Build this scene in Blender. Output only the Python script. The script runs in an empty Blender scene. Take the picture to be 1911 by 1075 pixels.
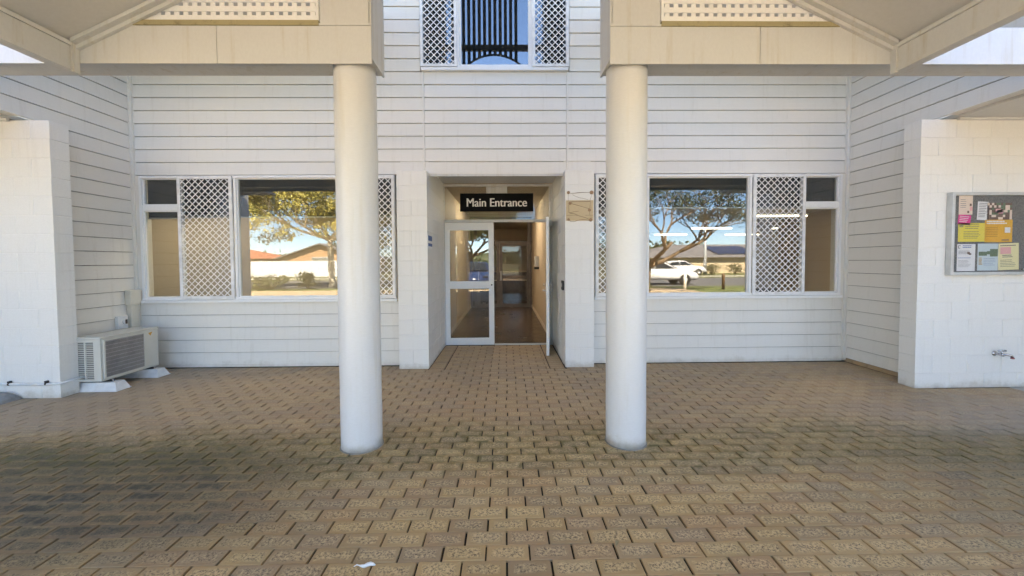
import bpy, bmesh, math, random
import numpy as np
from mathutils import Vector, Matrix
random.seed(7); RNG = np.random.default_rng(11)
scn = bpy.context.scene
COL = scn.collection

# ------------------------------------------------------------------ camera, sky, sun, exposure
cd = bpy.data.cameras.new('camera'); cam = bpy.data.objects.new('camera', cd); COL.objects.link(cam)
cd.sensor_fit = 'HORIZONTAL'; cd.sensor_width = 36.0; cd.lens = 13.944; cd.shift_y = -0.0132
cd.clip_start = 0.05; cd.clip_end = 2000
cam.matrix_world = (Matrix.Translation((0, 0, 1.4449)) @ Matrix.Rotation(-0.0153, 4, 'Z')
                    @ Matrix.Rotation(math.pi / 2 - 0.0329, 4, 'X') @ Matrix.Rotation(-0.0065, 4, 'Z'))
scn.camera = cam
w = bpy.data.worlds.new("World"); scn.world = w; w.use_nodes = True
SUN_EL, SUN_AZ = math.radians(50), math.radians(7)      # the sun stands behind the building
bg = w.node_tree.nodes['Background']; bg.inputs[1].default_value = 0.075
sky = w.node_tree.nodes.new('ShaderNodeTexSky'); sky.sky_type = 'NISHITA'; sky.sun_disc = False
sky.sun_elevation = SUN_EL; sky.sun_rotation = SUN_AZ; sky.dust_density = 0.0; sky.ozone_density = 6.0; sky.air_density = 0.75; sky.altitude = 800
w.node_tree.links.new(sky.outputs[0], bg.inputs[0])
sd = bpy.data.lights.new('sun', 'SUN'); sd.energy = 5.0; sd.angle = math.radians(0.53); sd.color = (1, 0.94, 0.85)
sun = bpy.data.objects.new('sun', sd); COL.objects.link(sun)
tosun = Vector((math.sin(SUN_AZ) * math.cos(SUN_EL), math.cos(SUN_AZ) * math.cos(SUN_EL), math.sin(SUN_EL)))
sun.rotation_euler = tosun.to_track_quat('Z', 'Y').to_euler(); sun.location = (0, 0, 30)
scn.view_settings.view_transform = 'Standard'; scn.view_settings.look = 'None'
scn.view_settings.gamma = 1; scn.view_settings.exposure = 3.85
scn.view_settings.use_white_balance = True; scn.view_settings.white_balance_temperature = 7800; scn.view_settings.white_balance_tint = 10
scn.cycles.max_bounces = 10; scn.cycles.diffuse_bounces = 5; scn.cycles.glossy_bounces = 5
scn.cycles.transparent_max_bounces = 16; scn.cycles.use_denoising = True
scn.cycles.sample_clamp_indirect = 6

# ------------------------------------------------------------------ helpers: materials
class NT:
    """small node-tree writer"""
    def __init__(s, name):
        s.m = bpy.data.materials.new(name); s.m.use_nodes = True; s.t = s.m.node_tree
        s.b = s.t.nodes['Principled BSDF']; s.out = s.t.nodes['Material Output']
    def n(s, kind, **kw):
        x = s.t.nodes.new('ShaderNode' + kind)
        for k, v in kw.items(): setattr(x, k, v)
        return x
    def l(s, a, b): s.t.links.new(a, b)
    def put(s, sock, v):
        if isinstance(v, bpy.types.NodeSocket): s.l(v, sock)
        elif v is not None: sock.default_value = v
    def math(s, op, a, b=None, c=None, clamp=False):
        x = s.n('Math', operation=op, use_clamp=clamp)
        s.put(x.inputs[0], a); s.put(x.inputs[1], b); s.put(x.inputs[2], c)
        return x.outputs[0]
    def rng(s, v, a, b, c=0.0, d=1.0, smooth=True):
        x = s.n('MapRange'); x.interpolation_type = 'SMOOTHSTEP' if smooth else 'LINEAR'
        s.put(x.inputs[0], v)
        for i, q in enumerate((a, b, c, d)): s.put(x.inputs[1 + i], q)
        return x.outputs[0]
    def mix(s, f, a, b, mode='MIX'):
        x = s.n('MixRGB', blend_type=mode); s.put(x.inputs[0], f)
        for i, q in ((1, a), (2, b)): s.put(x.inputs[i], (*q, 1) if isinstance(q, tuple) and len(q) == 3 else q)
        return x.outputs[0]
    def coord(s, scale=(1, 1, 1), kind='Object'):
        tc = s.n('TexCoord'); mp = s.n('Mapping'); mp.inputs['Scale'].default_value = scale
        s.l(tc.outputs[kind], mp.inputs[0]); return mp.outputs[0]
    def world(s):
        return s.n('NewGeometry').outputs['Position']
    def noise(s, vec, scale, detail=4, rough=0.55):
        x = s.n('TexNoise'); s.put(x.inputs['Vector'], vec); x.inputs['Scale'].default_value = scale
        x.inputs['Detail'].default_value = detail; x.inputs['Roughness'].default_value = rough
        return x.outputs[0]
    def scaled(s, vec, sc):
        mp = s.n('Mapping'); mp.inputs['Scale'].default_value = sc; s.l(vec, mp.inputs[0]); return mp.outputs[0]
    def bump(s, h, strength, dist):
        x = s.n('Bump'); x.inputs['Strength'].default_value = strength; x.inputs['Distance'].default_value = dist
        s.l(h, x.inputs['Height']); s.l(x.outputs[0], s.b.inputs['Normal'])
    def base(s, c, rough=0.6, metal=0.0, spec=0.5):
        s.put(s.b.inputs['Base Color'], (*c, 1) if isinstance(c, tuple) else c)
        s.put(s.b.inputs['Roughness'], rough); s.b.inputs['Metallic'].default_value = metal
        s.b.inputs['Specular IOR Level'].default_value = spec
        return s.m

def painted(name, col, rough=0.55, dirt=0.25, dirt_col=(0.30, 0.25, 0.17), grain=(6, 6, 6), bump=0.25, dist=0.002, dscale=1.6, splash=0.0, streak=0.0):
    s = NT(name); p = s.world()
    a = s.noise(p, dscale, 6, 0.65); g = s.noise(s.scaled(p, grain), 12, 5, 0.6)
    m = s.rng(a, 0.5, 0.85, 0.0, dirt)
    c = s.mix(m, col, dirt_col); c = s.mix(s.rng(g, 0.3, 0.7, 0.0, 0.16), c, tuple(x * 0.72 for x in col))
    sp = s.noise(p, 46, 2, 0.5); c = s.mix(s.rng(sp, 0.76, 0.8, 0, dirt * 1.6), c, dirt_col)
    if streak:
        st = s.noise(s.scaled(p, (16, 16, 0.9)), 1.0, 4, 0.6); st2 = s.noise(s.scaled(p, (70, 70, 5)), 1.0, 3, 0.6)
        c = s.mix(s.math('MULTIPLY', s.rng(st, 0.52, 0.74), s.rng(st2, 0.35, 0.7, 0.2, streak)), c, dirt_col)
    if splash:
        z = s.n('SeparateXYZ'); s.l(p, z.inputs[0]); zz = s.math('ADD', z.outputs[2], s.math('MULTIPLY', s.math('SUBTRACT', s.noise(p, 7, 4, 0.7), 0.5), 0.22))
        c = s.mix(s.math('MULTIPLY', s.rng(zz, 0.10, -0.03), splash), c, (0.33, 0.27, 0.18))
    s.bump(g, bump, dist)
    return s.base(c, rough)

def plain(name, col, rough=0.5, metal=0.0, var=0.12, scale=9.0, bump=0.0):
    s = NT(name); p = s.coord(); a = s.noise(p, scale, 5, 0.6)
    c = s.mix(s.rng(a, 0.3, 0.75, 0, 1), col, tuple(x * (1 - var * 2) for x in col))
    if bump: s.bump(s.noise(p, scale * 14, 3), bump, 0.002)
    return s.base(c, s.rng(a, 0.2, 0.8, rough - 0.06, rough + 0.08), metal)

def emitter(name, col, strength):
    s = NT(name); s.base((0.8, 0.8, 0.8)); s.b.inputs['Emission Color'].default_value = (*col, 1)
    s.b.inputs['Emission Strength'].default_value = strength; return s.m

def glass(name, reflect=0.2, tint=(0.80, 0.82, 0.80)):
    s = NT(name); s.t.nodes.remove(s.b)
    tr = s.n('BsdfTransparent'); tr.inputs[0].default_value = (*tint, 1)
    gl = s.n('BsdfGlossy'); gl.inputs[0].default_value = (0.97, 0.98, 1, 1); gl.inputs['Roughness'].default_value = 0.0
    bp = s.n('Bump'); bp.inputs['Strength'].default_value = 0.004; bp.inputs['Distance'].default_value = 0.02
    s.l(s.noise(s.world(), 2.2, 0), bp.inputs['Height']); s.l(bp.outputs[0], gl.inputs['Normal'])
    ge = s.n('NewGeometry'); vm = s.n('VectorMath', operation='DOT_PRODUCT'); s.l(ge.outputs['Incoming'], vm.inputs[0]); s.l(ge.outputs['Normal'], vm.inputs[1])
    c1 = s.math('POWER', s.math('SUBTRACT', 1.0, s.math('ABSOLUTE', vm.outputs['Value']), clamp=True), 5.0)
    f = s.math('ADD', s.math('MULTIPLY', c1, 1.0 - reflect), reflect, clamp=True)      # Schlick, same from both sides of the sheet
    mx = s.n('MixShader'); s.l(f, mx.inputs[0]); s.l(tr.outputs[0], mx.inputs[1]); s.l(gl.outputs[0], mx.inputs[2])
    s.l(mx.outputs[0], s.out.inputs[0]); return s.m

# ------------------------------------------------------------------ helpers: geometry
WORLD_AT = {}
def at(o): return WORLD_AT.get(o.name, Vector((0, 0, 0))) if o else Vector((0, 0, 0))
def tag(o, label=None, cat=None, group=None, kind=None):
    for k, v in (('label', label), ('category', cat), ('group', group), ('kind', kind)):
        if v: o[k] = v
    return o
def thing(name, loc, label, cat, group=None):
    o = bpy.data.objects.new(name, None); COL.objects.link(o); o.location = loc; o.empty_display_size = 0.1
    WORLD_AT[o.name] = Vector(loc); return tag(o, label, cat, group)

class MB:
    def __init__(s): s.v = []; s.f = []; s.sm = []; s.M = None; s.alt = []
    def pt(s, p):
        p = Vector(p); s.v.append(tuple(s.M @ p) if s.M else tuple(p)); return len(s.v) - 1
    def face(s, pts, smooth=False):
        s.f.append([s.pt(p) for p in pts]); s.sm.append(smooth)
    def face2(s, pts): s.alt.append(len(s.f)); s.face(pts)      # a face in the second material
    def box(s, x0, x1, y0, y1, z0, z1, ch=0.0):
        if ch <= 0:
            i = [s.pt((x, y, z)) for z in (z0, z1) for y in (y0, y1) for x in (x0, x1)]
            for q in ((0, 2, 3, 1), (4, 5, 7, 6), (0, 1, 5, 4), (2, 6, 7, 3), (0, 4, 6, 2), (1, 3, 7, 5)):
                s.f.append([i[k] for k in q]); s.sm.append(False)
            return
        bm = bmesh.new()
        bmesh.ops.create_cube(bm, size=1)
        for v in bm.verts: v.co = Vector(((x0 + x1) / 2 + v.co.x * (x1 - x0), (y0 + y1) / 2 + v.co.y * (y1 - y0), (z0 + z1) / 2 + v.co.z * (z1 - z0)))
        bmesh.ops.bevel(bm, geom=list(bm.edges), offset=ch, segments=2, affect='EDGES', profile=0.6)
        s.bm(bm)
    def bm(s, bm, smooth=False):
        bm.verts.index_update(); o = len(s.v)
        for v in bm.verts: s.pt(v.co)
        for f in bm.faces: s.f.append([o + v.index for v in f.verts]); s.sm.append(smooth or f.smooth)
        bm.free()
    def prism(s, poly, off, ax):
        """closed polygon (list of 3-D points) pushed along vector off"""
        n = len(poly); o = Vector(off); a = [s.pt(p) for p in poly]; b = [s.pt(Vector(p) + o) for p in poly]
        s.f.append(a[::-1]); s.f.append(b); s.sm += [False, False]
        for i in range(n): s.f.append([a[i], a[(i + 1) % n], b[(i + 1) % n], b[i]]); s.sm.append(False)
    def tube(s, pts, r, n=8, cap=True):
        pts = [Vector(p) for p in pts]; rr = r if isinstance(r, (list, tuple)) else [r] * len(pts); rings = []
        for i, p in enumerate(pts):
            d = (pts[min(i + 1, len(pts) - 1)] - pts[max(i - 1, 0)]).normalized()
            u = d.cross(Vector((0, 0, 1)) if abs(d.z) < 0.9 else Vector((1, 0, 0))).normalized(); v = d.cross(u)
            rings.append([s.pt(p + (u * math.cos(2 * math.pi * k / n) + v * math.sin(2 * math.pi * k / n)) * rr[i]) for k in range(n)])
        for a, b in zip(rings, rings[1:]):
            for k in range(n): s.f.append([a[k], a[(k + 1) % n], b[(k + 1) % n], b[k]]); s.sm.append(True)
        if cap: s.f.append(rings[0][::-1]); s.f.append(rings[-1]); s.sm += [False, False]
    def lathe(s, c, prof, n=32, axis='z'):
        rings = []
        for (r, h) in prof:
            ring = []
            for k in range(n):
                a = 2 * math.pi * k / n; q = (r * math.cos(a), r * math.sin(a), h)
                if axis == 'y': q = (q[0], q[2], q[1])
                if axis == 'x': q = (q[2], q[0], q[1])
                ring.append(s.pt(Vector(c) + Vector(q)))
            rings.append(ring)
        for a, b in zip(rings, rings[1:]):
            for k in range(n): s.f.append([a[k], a[(k + 1) % n], b[(k + 1) % n], b[k]]); s.sm.append(True)
        s.f.append(rings[0][::-1]); s.f.append(rings[-1]); s.sm += [False, False]
    def build(s, name, mat, parent=None, mat2=None, kind=None, label=None, cat=None, group=None, origin=None):
        v = np.array(s.v, dtype=float)
        if parent is not None: org = np.array(at(parent))
        elif origin is not None: org = np.array(origin)
        else:
            lo, hi = v.min(0), v.max(0); org = np.array([(lo[0] + hi[0]) / 2, (lo[1] + hi[1]) / 2, lo[2]])
        me = bpy.data.meshes.new(name); me.from_pydata((v - org).tolist(), [], s.f); me.update()
        me.polygons.foreach_set('use_smooth', s.sm); me.materials.append(mat)
        if mat2:
            me.materials.append(mat2)
            for k in s.alt: me.polygons[k].material_index = 1
        o = bpy.data.objects.new(name, me); COL.objects.link(o)
        if parent is not None: o.parent = parent; WORLD_AT[o.name] = Vector(org)
        else: o.location = org; WORLD_AT[o.name] = Vector(org)
        return tag(o, label, cat, group, kind)

def each(m, name, mat, parent):
    n = len(m.v); lab = list(range(n))
    def find(a):
        while lab[a] != a: lab[a] = lab[lab[a]]; a = lab[a]
        return a
    for f in m.f:
        for k in f[1:]: lab[find(k)] = find(f[0])
    groups = {}
    for f, sm in zip(m.f, m.sm): groups.setdefault(find(f[0]), []).append((f, sm))
    out = []
    for g in groups.values():
        q = MB(); idx = {}
        for f, sm in g:
            for k in f:
                if k not in idx: idx[k] = len(q.v); q.v.append(m.v[k])
            q.f.append([idx[k] for k in f]); q.sm.append(sm)
        out.append(q.build(name, mat, parent))
    return out
def one(name, mat, parent, *boxes, ch=0.0, **kw):
    m = MB()
    for b in boxes: m.box(*b, ch=ch)
    return m.build(name, mat, parent, **kw)

def copy_thing(root, delta, label=None):
    """a copy of a thing with copies of its parts and sub-parts"""
    def cp(o, par):
        c = o.copy(); COL.objects.link(c); c.parent = par
        for ch in [x for x in bpy.data.objects if x.parent == o]: cp(ch, c)
        return c
    r = cp(root, None); r.location = Vector(root.location) + Vector(delta)
    WORLD_AT[r.name] = Vector(r.location)
    if label: r['label'] = label
    return r

# ------------------------------------------------------------------ materials
GR = (0.30, 0.27, 0.20)
M = {}
M['board'] = painted('weatherboard paint', (0.76, 0.735, 0.68), 0.5, 0.10, (0.42, 0.38, 0.29), (1.2, 1.2, 22), 0.35, 0.0012, 0.9, splash=0.4, streak=0.05)
M['grime_shade'] = plain('grimy shaded board joint', (0.33, 0.31, 0.27), 0.9, var=0.3, scale=6)  # joint grime, darkened as well to draw the shadow line under each board
M['block'] = painted('white block paint', (0.80, 0.785, 0.745), 0.55, 0.08, (0.5, 0.47, 0.4), (7, 7, 7), 0.6, 0.0022, 1.1, splash=0.55, streak=0.12)
M['cream'] = painted('cream paint', (0.62, 0.625, 0.62), 0.5, 0.12, (0.40, 0.33, 0.2), (5, 5, 3), 0.2, 0.001, 1.2, streak=0.45)
M['column'] = painted('column paint', (0.70, 0.70, 0.69), 0.36, 0.09, (0.5, 0.44, 0.3), (3, 3, 14), 0.45, 0.0022, 1.5, splash=0.6, streak=0.16)
M['white'] = painted('white window paint', (0.82, 0.82, 0.815), 0.35, 0.06, (0.4, 0.37, 0.3), (4, 4, 4), 0.08, 0.0006, 2.2)
M['wire'] = plain('screen wire white', (0.82, 0.82, 0.82), 0.4)
M['lattice'] = painted('lattice white', (0.88, 0.88, 0.88), 0.5, 0.2, (0.30, 0.28, 0.18), (5, 5, 5), 0.15, 0.001, 5)
M['moss'] = painted('mossy ledge', (0.38, 0.33, 0.19), 0.8, 0.85, (0.07, 0.06, 0.03), (14, 3, 3), 0.4, 0.002, 16)
M['soffit'] = painted('soffit sheet', (0.635, 0.635, 0.63), 0.6, 0.08, (0.5, 0.43, 0.3), (3, 3, 3), 0.1, 0.001, 0.8)
M['roof'] = plain('roof sheet', (0.5, 0.5, 0.5), 0.5)
M['slat'] = plain('slat darkened as shaded', (0.055, 0.05, 0.047), 0.6)  # shade of the slats against the sky put into a near-black colour
M['wallin'] = painted('inside wall beige', (0.56, 0.47, 0.355), 0.6, 0.05, GR, (1, 1, 1), 0.05, 0.001)
M['hallin'] = painted('hall wall tan', (0.56, 0.42, 0.27), 0.6, 0.05, GR, (1, 1, 1), 0.05, 0.001)
M['ceilin'] = plain('inside ceiling', (0.66, 0.58, 0.47), 0.7, var=0.04)
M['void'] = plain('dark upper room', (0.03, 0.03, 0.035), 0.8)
M['floorin'] = plain('vinyl plank floor', (0.13, 0.095, 0.075), 0.22, var=0.3, scale=3)
M['carpet'] = plain('carpet', (0.10, 0.09, 0.08), 0.9)
M['blind'] = plain('blind fabric', (0.035, 0.036, 0.042), 0.8, var=0.1, scale=40)
M['bronze'] = plain('bronze frame', (0.17, 0.145, 0.135), 0.45, 0.1)
M['black'] = plain('black plastic', (0.012, 0.012, 0.014), 0.4)
M['rubber'] = plain('black rubber', (0.02, 0.02, 0.02), 0.7)
M['alu'] = plain('aluminium', (0.60, 0.61, 0.60), 0.42, 0.35, var=0.08)
M['chrome'] = plain('chrome', (0.6, 0.6, 0.62), 0.16, 1.0, var=0.1)
M['red'] = plain('red handle', (0.38, 0.10, 0.09), 0.4)
M['felt'] = plain('grey felt', (0.19, 0.19, 0.185), 0.95, var=0.22, scale=60, bump=0.3)
M['acbody'] = plain('ac cream steel', (0.62, 0.605, 0.54), 0.4, var=0.05, scale=3)
M['acgrille'] = plain('ac grille wire', (0.45, 0.42, 0.40), 0.5)
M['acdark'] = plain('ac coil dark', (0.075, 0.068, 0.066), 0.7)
M['pvc'] = plain('pvc white', (0.74, 0.745, 0.74), 0.4, var=0.08)
M['duct'] = plain('duct cover cream', (0.66, 0.63, 0.54), 0.45, var=0.06)
M['concrete'] = painted('old concrete', (0.30, 0.30, 0.295), 0.9, 0.8, (0.09, 0.09, 0.09), (20, 20, 20), 0.6, 0.004, 7)
M['slab'] = painted('pale concrete', (0.46, 0.44, 0.40), 0.9, 0.3, (0.25, 0.23, 0.2), (20, 20, 20), 0.4, 0.002, 3)
M['signblack'] = plain('sign black', (0.008, 0.008, 0.009), 0.75, var=0.05); M['signblack'].node_tree.nodes['Principled BSDF'].inputs['Specular IOR Level'].default_value = 0.15
M['signwhite'] = plain('sign white', (0.85, 0.85, 0.84), 0.5, var=0.02)
M['tan'] = painted('tan backing', (0.56, 0.44, 0.27), 0.7, 0.4, (0.36, 0.24, 0.12), (8, 8, 8), 0.2, 0.001, 9)
M['glue'] = plain('brown glue', (0.20, 0.115, 0.06), 0.6, var=0.3, scale=60)
M['discs'] = plain('brown disc', (0.42, 0.26, 0.15), 0.7, var=0.25, scale=80)
M['blue'] = plain('blue print', (0.03, 0.10, 0.30), 0.5)
M['gwin'] = glass('window glass', 0.075)
M['gdark'] = glass('upper window glass', 0.2)
M['gdoor'] = glass('door glass', 0.085)
M['gcase'] = glass('case glass', 0.02, (0.96, 0.96, 0.96))
M['tube'] = emitter('lit tube', (1.0, 0.93, 0.80), 0.55); M['fill_panel_hall'] = emitter('added hall fill panel', (1.0, 0.86, 0.66), 3.6); M['fill_panel'] = emitter('added office fill panel', (1.0, 0.90, 0.74), 1.15)  # hall and office panels are added fill light, out of view
M['added_lamp_room'] = emitter('added room lamp', (1.0, 0.88, 0.70), 7.0); M['lamp'] = emitter('lit lobby lamp', (1.0, 0.90, 0.76), 6.5)  # the room lamp is an added light out of sight
for k, c in dict(paper=(0.80, 0.80, 0.80), yellow=(0.80, 0.66, 0.09), orange=(0.80, 0.43, 0.04), pink=(0.78, 0.04, 0.27), palep=(0.80, 0.66, 0.55),
                 cream_p=(0.80, 0.74, 0.42), ink=(0.10, 0.10, 0.13), inkb=(0.14, 0.22, 0.45), green=(0.13, 0.19, 0.11), brownp=(0.16, 0.09, 0.07),
                 rose=(0.80, 0.42, 0.42), sky_p=(0.55, 0.66, 0.70), gold=(0.55, 0.30, 0.04)).items():
    M[k] = plain('print ' + k, c, 0.6, var=0.03, scale=20)

def ledge_stain(): pass

# paving material: tan clay pavers, pitted centres, moss and drip stains
def paver_material():
    s = NT('tan clay pavers'); p = s.world()
    at_ = s.n('Attribute'); at_.attribute_name = 'rnd'; rv = at_.outputs['Fac']
    uv = s.n('UVMap'); uv.uv_map = 'UVMap'
    sx = s.n('SeparateXYZ'); s.l(uv.outputs[0], sx.inputs[0])
    eu = s.math('MINIMUM', sx.outputs[0], s.math('SUBTRACT', 1.0, sx.outputs[0]))
    ev = s.math('MINIMUM', sx.outputs[1], s.math('SUBTRACT', 1.0, sx.outputs[1]))
    edge = s.math('MINIMUM', s.math('MULTIPLY', eu, 2.0), ev)
    nz = s.noise(p, 9, 3)
    cen = s.rng(s.math('ADD', edge, s.math('MULTIPLY', s.math('SUBTRACT', nz, 0.5), 0.55)), s.rng(s.math('FRACT', s.math('MULTIPLY', rv, 17.0)), 0, 1, -0.02, 0.14, False), 0.30)
    cr = s.n('ValToRGB'); s.l(rv, cr.inputs[0]); e = cr.color_ramp.elements
    e[0].position = 0.0; e[0].color = (0.52, 0.37, 0.195, 1); e[1].position = 1.0; e[1].color = (0.62, 0.47, 0.27, 1)
    for q, c in ((0.15, (0.62, 0.455, 0.24, 1)), (0.30, (0.46, 0.34, 0.21, 1)), (0.5, (0.66, 0.49, 0.265, 1)), (0.66, (0.56, 0.38, 0.21, 1)), (0.84, (0.45, 0.345, 0.235, 1))):
        k = e.new(q); k.color = c
    col = s.mix(cen, s.mix(1.0, cr.outputs[0], (0.84, 0.755, 0.655), 'MULTIPLY'), s.mix(1.0, cr.outputs[0], (1.05, 1.0, 0.92), 'MULTIPLY'))
    big = s.noise(p, 0.9, 5, 0.6); mid = s.noise(p, 5.0, 4, 0.6)
    col = s.mix(s.rng(mid, 0.35, 0.75, 0, 0.3), col, (0.42, 0.315, 0.195))
    # pitted face
    pit = s.noise(p, 72, 4, 0.7); pit2 = s.noise(p, 170, 2, 0.5)
    pm = s.math('MULTIPLY', s.rng(pit, 0.485, 0.565), cen); pm = s.math('MULTIPLY', pm, s.rng(pit2, 0.38, 0.55))
    lite = s.math('MULTIPLY', s.rng(pit, 0.50, 0.38), cen)
    col = s.mix(s.math('MULTIPLY', lite, 0.5), col, (0.80, 0.62, 0.34))
    col = s.mix(s.math('MULTIPLY', pm, 0.8), col, (0.085, 0.065, 0.046))
    # worn grey-pink zone towards the wall
    xyz = s.n('SeparateXYZ'); s.l(p, xyz.inputs[0]); X, Y = xyz.outputs[0], xyz.outputs[1]
    wob = s.math('MULTIPLY', s.math('SUBTRACT', big, 0.5), 0.9)
    yw = s.math('ADD', Y, wob)
    worn = s.rng(yw, 3.0, 3.9, 0, 0.42)
    col = s.mix(worn, col, (0.43, 0.31, 0.215))
    # drip line under the eaves: dark algae, heavier to both sides, a light green tinge
    heart = s.rng(cen, 0.0, 1.0, 0.72, 1.0)
    band = s.math('MULTIPLY', s.rng(yw, 1.6, 2.25), s.rng(yw, 3.45, 2.85))
    sideL = s.rng(X, -0.6, -2.2); sideR = s.math('MULTIPLY', s.rng(X, 1.5, 3.6), 0.62)
    sides = s.math('MAXIMUM', sideL, sideR)
    col = s.mix(s.math('MULTIPLY', s.math('MULTIPLY', band, sides), s.math('MULTIPLY', s.math('MULTIPLY', heart, s.rng(rv, 0, 1, 0.78, 1.0, False)), s.rng(s.noise(p, 16, 5, 0.7), 0.3, 0.6, 0.72, 1.0))), col, (0.06, 0.056, 0.038))
    thin = s.math('MULTIPLY', s.math('MULTIPLY', s.rng(yw, 2.45, 2.9), s.rng(yw, 3.7, 3.15)), s.rng(cen, 0.0, 1.0, 1.0, 0.6))
    col = s.mix(s.math('MULTIPLY', thin, s.math('MULTIPLY', s.rng(s.noise(p, 13, 5, 0.7), 0.36, 0.6, 0.1, 0.95), s.rng(rv, 0, 1, 0.5, 0.95, False))), col, (0.14, 0.12, 0.04))
    dust = s.math('MULTIPLY', s.rng(X, 2.6, 4.6), s.rng(yw, 4.4, 3.4)); dust = s.math('MULTIPLY', dust, s.rng(yw, 2.9, 3.3))
    col = s.mix(s.math('MULTIPLY', dust, 0.5), col, (0.42, 0.36, 0.31))
    dustl = s.math('MULTIPLY', s.rng(X, -2.6, -4.4), s.rng(yw, 3.1, 3.7))
    col = s.mix(s.math('MULTIPLY', dustl, 0.55), col, (0.36, 0.30, 0.235))
    h = s.math('SUBTRACT', s.math('MULTIPLY', pit, 0.5), s.math('MULTIPLY', pm, 0.6))
    s.bump(h, 0.55, 0.004)
    return s.base(col, 0.72, 0, 0.4)
M['paver'] = paver_material()
M['sand'] = plain('joint sand', (0.05, 0.034, 0.02), 0.95, var=0.3, scale=30)

# ------------------------------------------------------------------ ground
XL, XR = -5.066, 4.787          # side walls
YW, YP, YB, YD = 5.52, 5.335, 4.314, 6.83
def brick_mesh():
    V, F, UV, RV = [], [], [], []
    def brick(x0, x1, y0, y1, rot=False):
        g = 0.0009; c = 0.0027
        dz = random.gauss(0, 0.0009); t = random.gauss(0, 0.0010); t2 = random.gauss(0, 0.0010); rv = random.random()
        o = len(V)
        for (ins, z) in ((0, -0.028), (0, -c), (c, 0)):
            for (sx, sy) in ((0, 0), (1, 0), (1, 1), (0, 1)):
                x = (x0 + g + ins) if sx == 0 else (x1 - g - ins); y = (y0 + g + ins) if sy == 0 else (y1 - g - ins)
                V.append((x, y, z + dz + t * (sx - 0.5) + t2 * (sy - 0.5)))
        uvr = [(0, 0), (1, 0), (1, 1), (0, 1)]
        if rot: uvr = [(0, 0), (0, 1), (1, 1), (1, 0)]
        def add(idx, uvs): F.append([o + k for k in idx]); UV.extend(uvs); RV.append(rv)
        add((8, 9, 10, 11), uvr)
        for k in range(4):
            q = (k + 1) % 4
            add((4 + k, 4 + q, 8 + q, 8 + k), [uvr[k], uvr[q], uvr[q], uvr[k]])
            add((k, q, 4 + q, 4 + k), [uvr[k], uvr[q], uvr[q], uvr[k]])
    PW, PH, GAP = 0.2149, 0.1054, 0.0075
    def field(xa, xb, ya, yb, phase=0):
        n = int(round((yb - ya) / PH)); h = (yb - ya) / n
        for i in range(n):
            off = (PW / 2 if (i + phase) % 2 else 0) + random.gauss(0, 0.004); k0 = math.floor((xa - off) / PW)
            k = k0
            while off + k * PW < xb:
                a = max(xa, off + k * PW) + GAP / 2; b = min(xb, off + (k + 1) * PW) - GAP / 2
                if b - a > 0.025: brick(a + random.gauss(0, .0012), b + random.gauss(0, .0012), ya + i * h, ya + (i + 1) * h)
                k += 1
    def soldier(xa, xb, ya, yb, along):
        L = (xb - xa) if along == 'x' else (yb - ya); n = int(round(L / (PH + 0.003)))
        for i in range(n):
            if along == 'x': brick(xa + L * i / n + .002, xa + L * (i + 1) / n - .002, ya, yb, True)
            else: brick(xa, xb, ya + L * i / n + .002, ya + L * (i + 1) / n - .002)
    field(-7.6, 7.6, -0.55, 4.085)
    field(XL + 0.01, 4.565, 4.085, 5.283, 0)
    soldier(4.573, 4.78, 4.32, 5.283, 'y')
    soldier(-7.6, 4.565, 4.085, 4.085 + 0.0, 'x') if False else None
    soldier(4.57, 7.6, 4.09, 4.303, 'x'); field(-7.6, -5.07, 4.085, 4.31)
    soldier(XL + 0.01, -1.06, 5.29, 5.50, 'x'); soldier(0.82, 4.78, 5.29, 5.50, 'x'); soldier(-1.03, 0.79, 5.29, 5.50, 'x') if False else None
    field(-0.833, 0.585, 5.29, 6.80, 1)
    soldier(-1.043, -0.842, 5.29, 6.80, 'y'); soldier(0.594, 0.79, 5.29, 6.80, 'y')
    me = bpy.data.meshes.new('paving'); me.from_pydata(V, [], F); me.update()
    ul = me.uv_layers.new(name='UVMap'); ul.data.foreach_set('uv', np.array(UV, dtype=np.float32).ravel())
    a = me.attributes.new('rnd', 'FLOAT', 'FACE'); a.data.foreach_set('value', np.array(RV, dtype=np.float32))
    me.materials.append(M['paver']); o = bpy.data.objects.new('paving', me); COL.objects.link(o); o['kind'] = 'structure'
brick_mesh()
one('bedding_sand', M['sand'], None, (-9, 9, -0.6, 7.0, -0.2, -0.012), kind='structure')

def apron_material():
    s = NT('driveway pavers'); p = s.world(); b = s.n('TexBrick'); s.l(p, b.inputs[0])
    b.inputs['Color1'].default_value = (0.50, 0.39, 0.26, 1); b.inputs['Color2'].default_value = (0.43, 0.33, 0.22, 1); b.inputs['Mortar'].default_value = (0.07, 0.05, 0.03, 1)
    b.inputs['Scale'].default_value = 1.0; b.inputs['Brick Width'].default_value = 0.215; b.inputs['Row Height'].default_value = 0.105; b.inputs['Mortar Size'].default_value = 0.004
    return s.base(s.mix(s.rng(s.noise(p, 1.2), 0.35, 0.7, 0, 0.4), b.outputs[0], (0.33, 0.27, 0.19)), 0.8)
def ground_mat(name, a, b, sc, rough=0.95, bump=0.5):
    s = NT(name); p = s.world(); n1 = s.noise(p, sc, 6, 0.7); n2 = s.noise(p, sc * 0.13, 4)
    c = s.mix(n1, a, b); c = s.mix(s.rng(n2, 0.35, 0.7, 0, 0.5), c, tuple(x * 0.6 for x in b)); s.bump(n1, bump, 0.02)
    return s.base(c, rough)
one('ground', ground_mat('dry earth', (0.16, 0.13, 0.08), (0.08, 0.085, 0.035), 3), None, (-600, 600, -900, 300, -0.6, -0.215), kind='structure')
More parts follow.
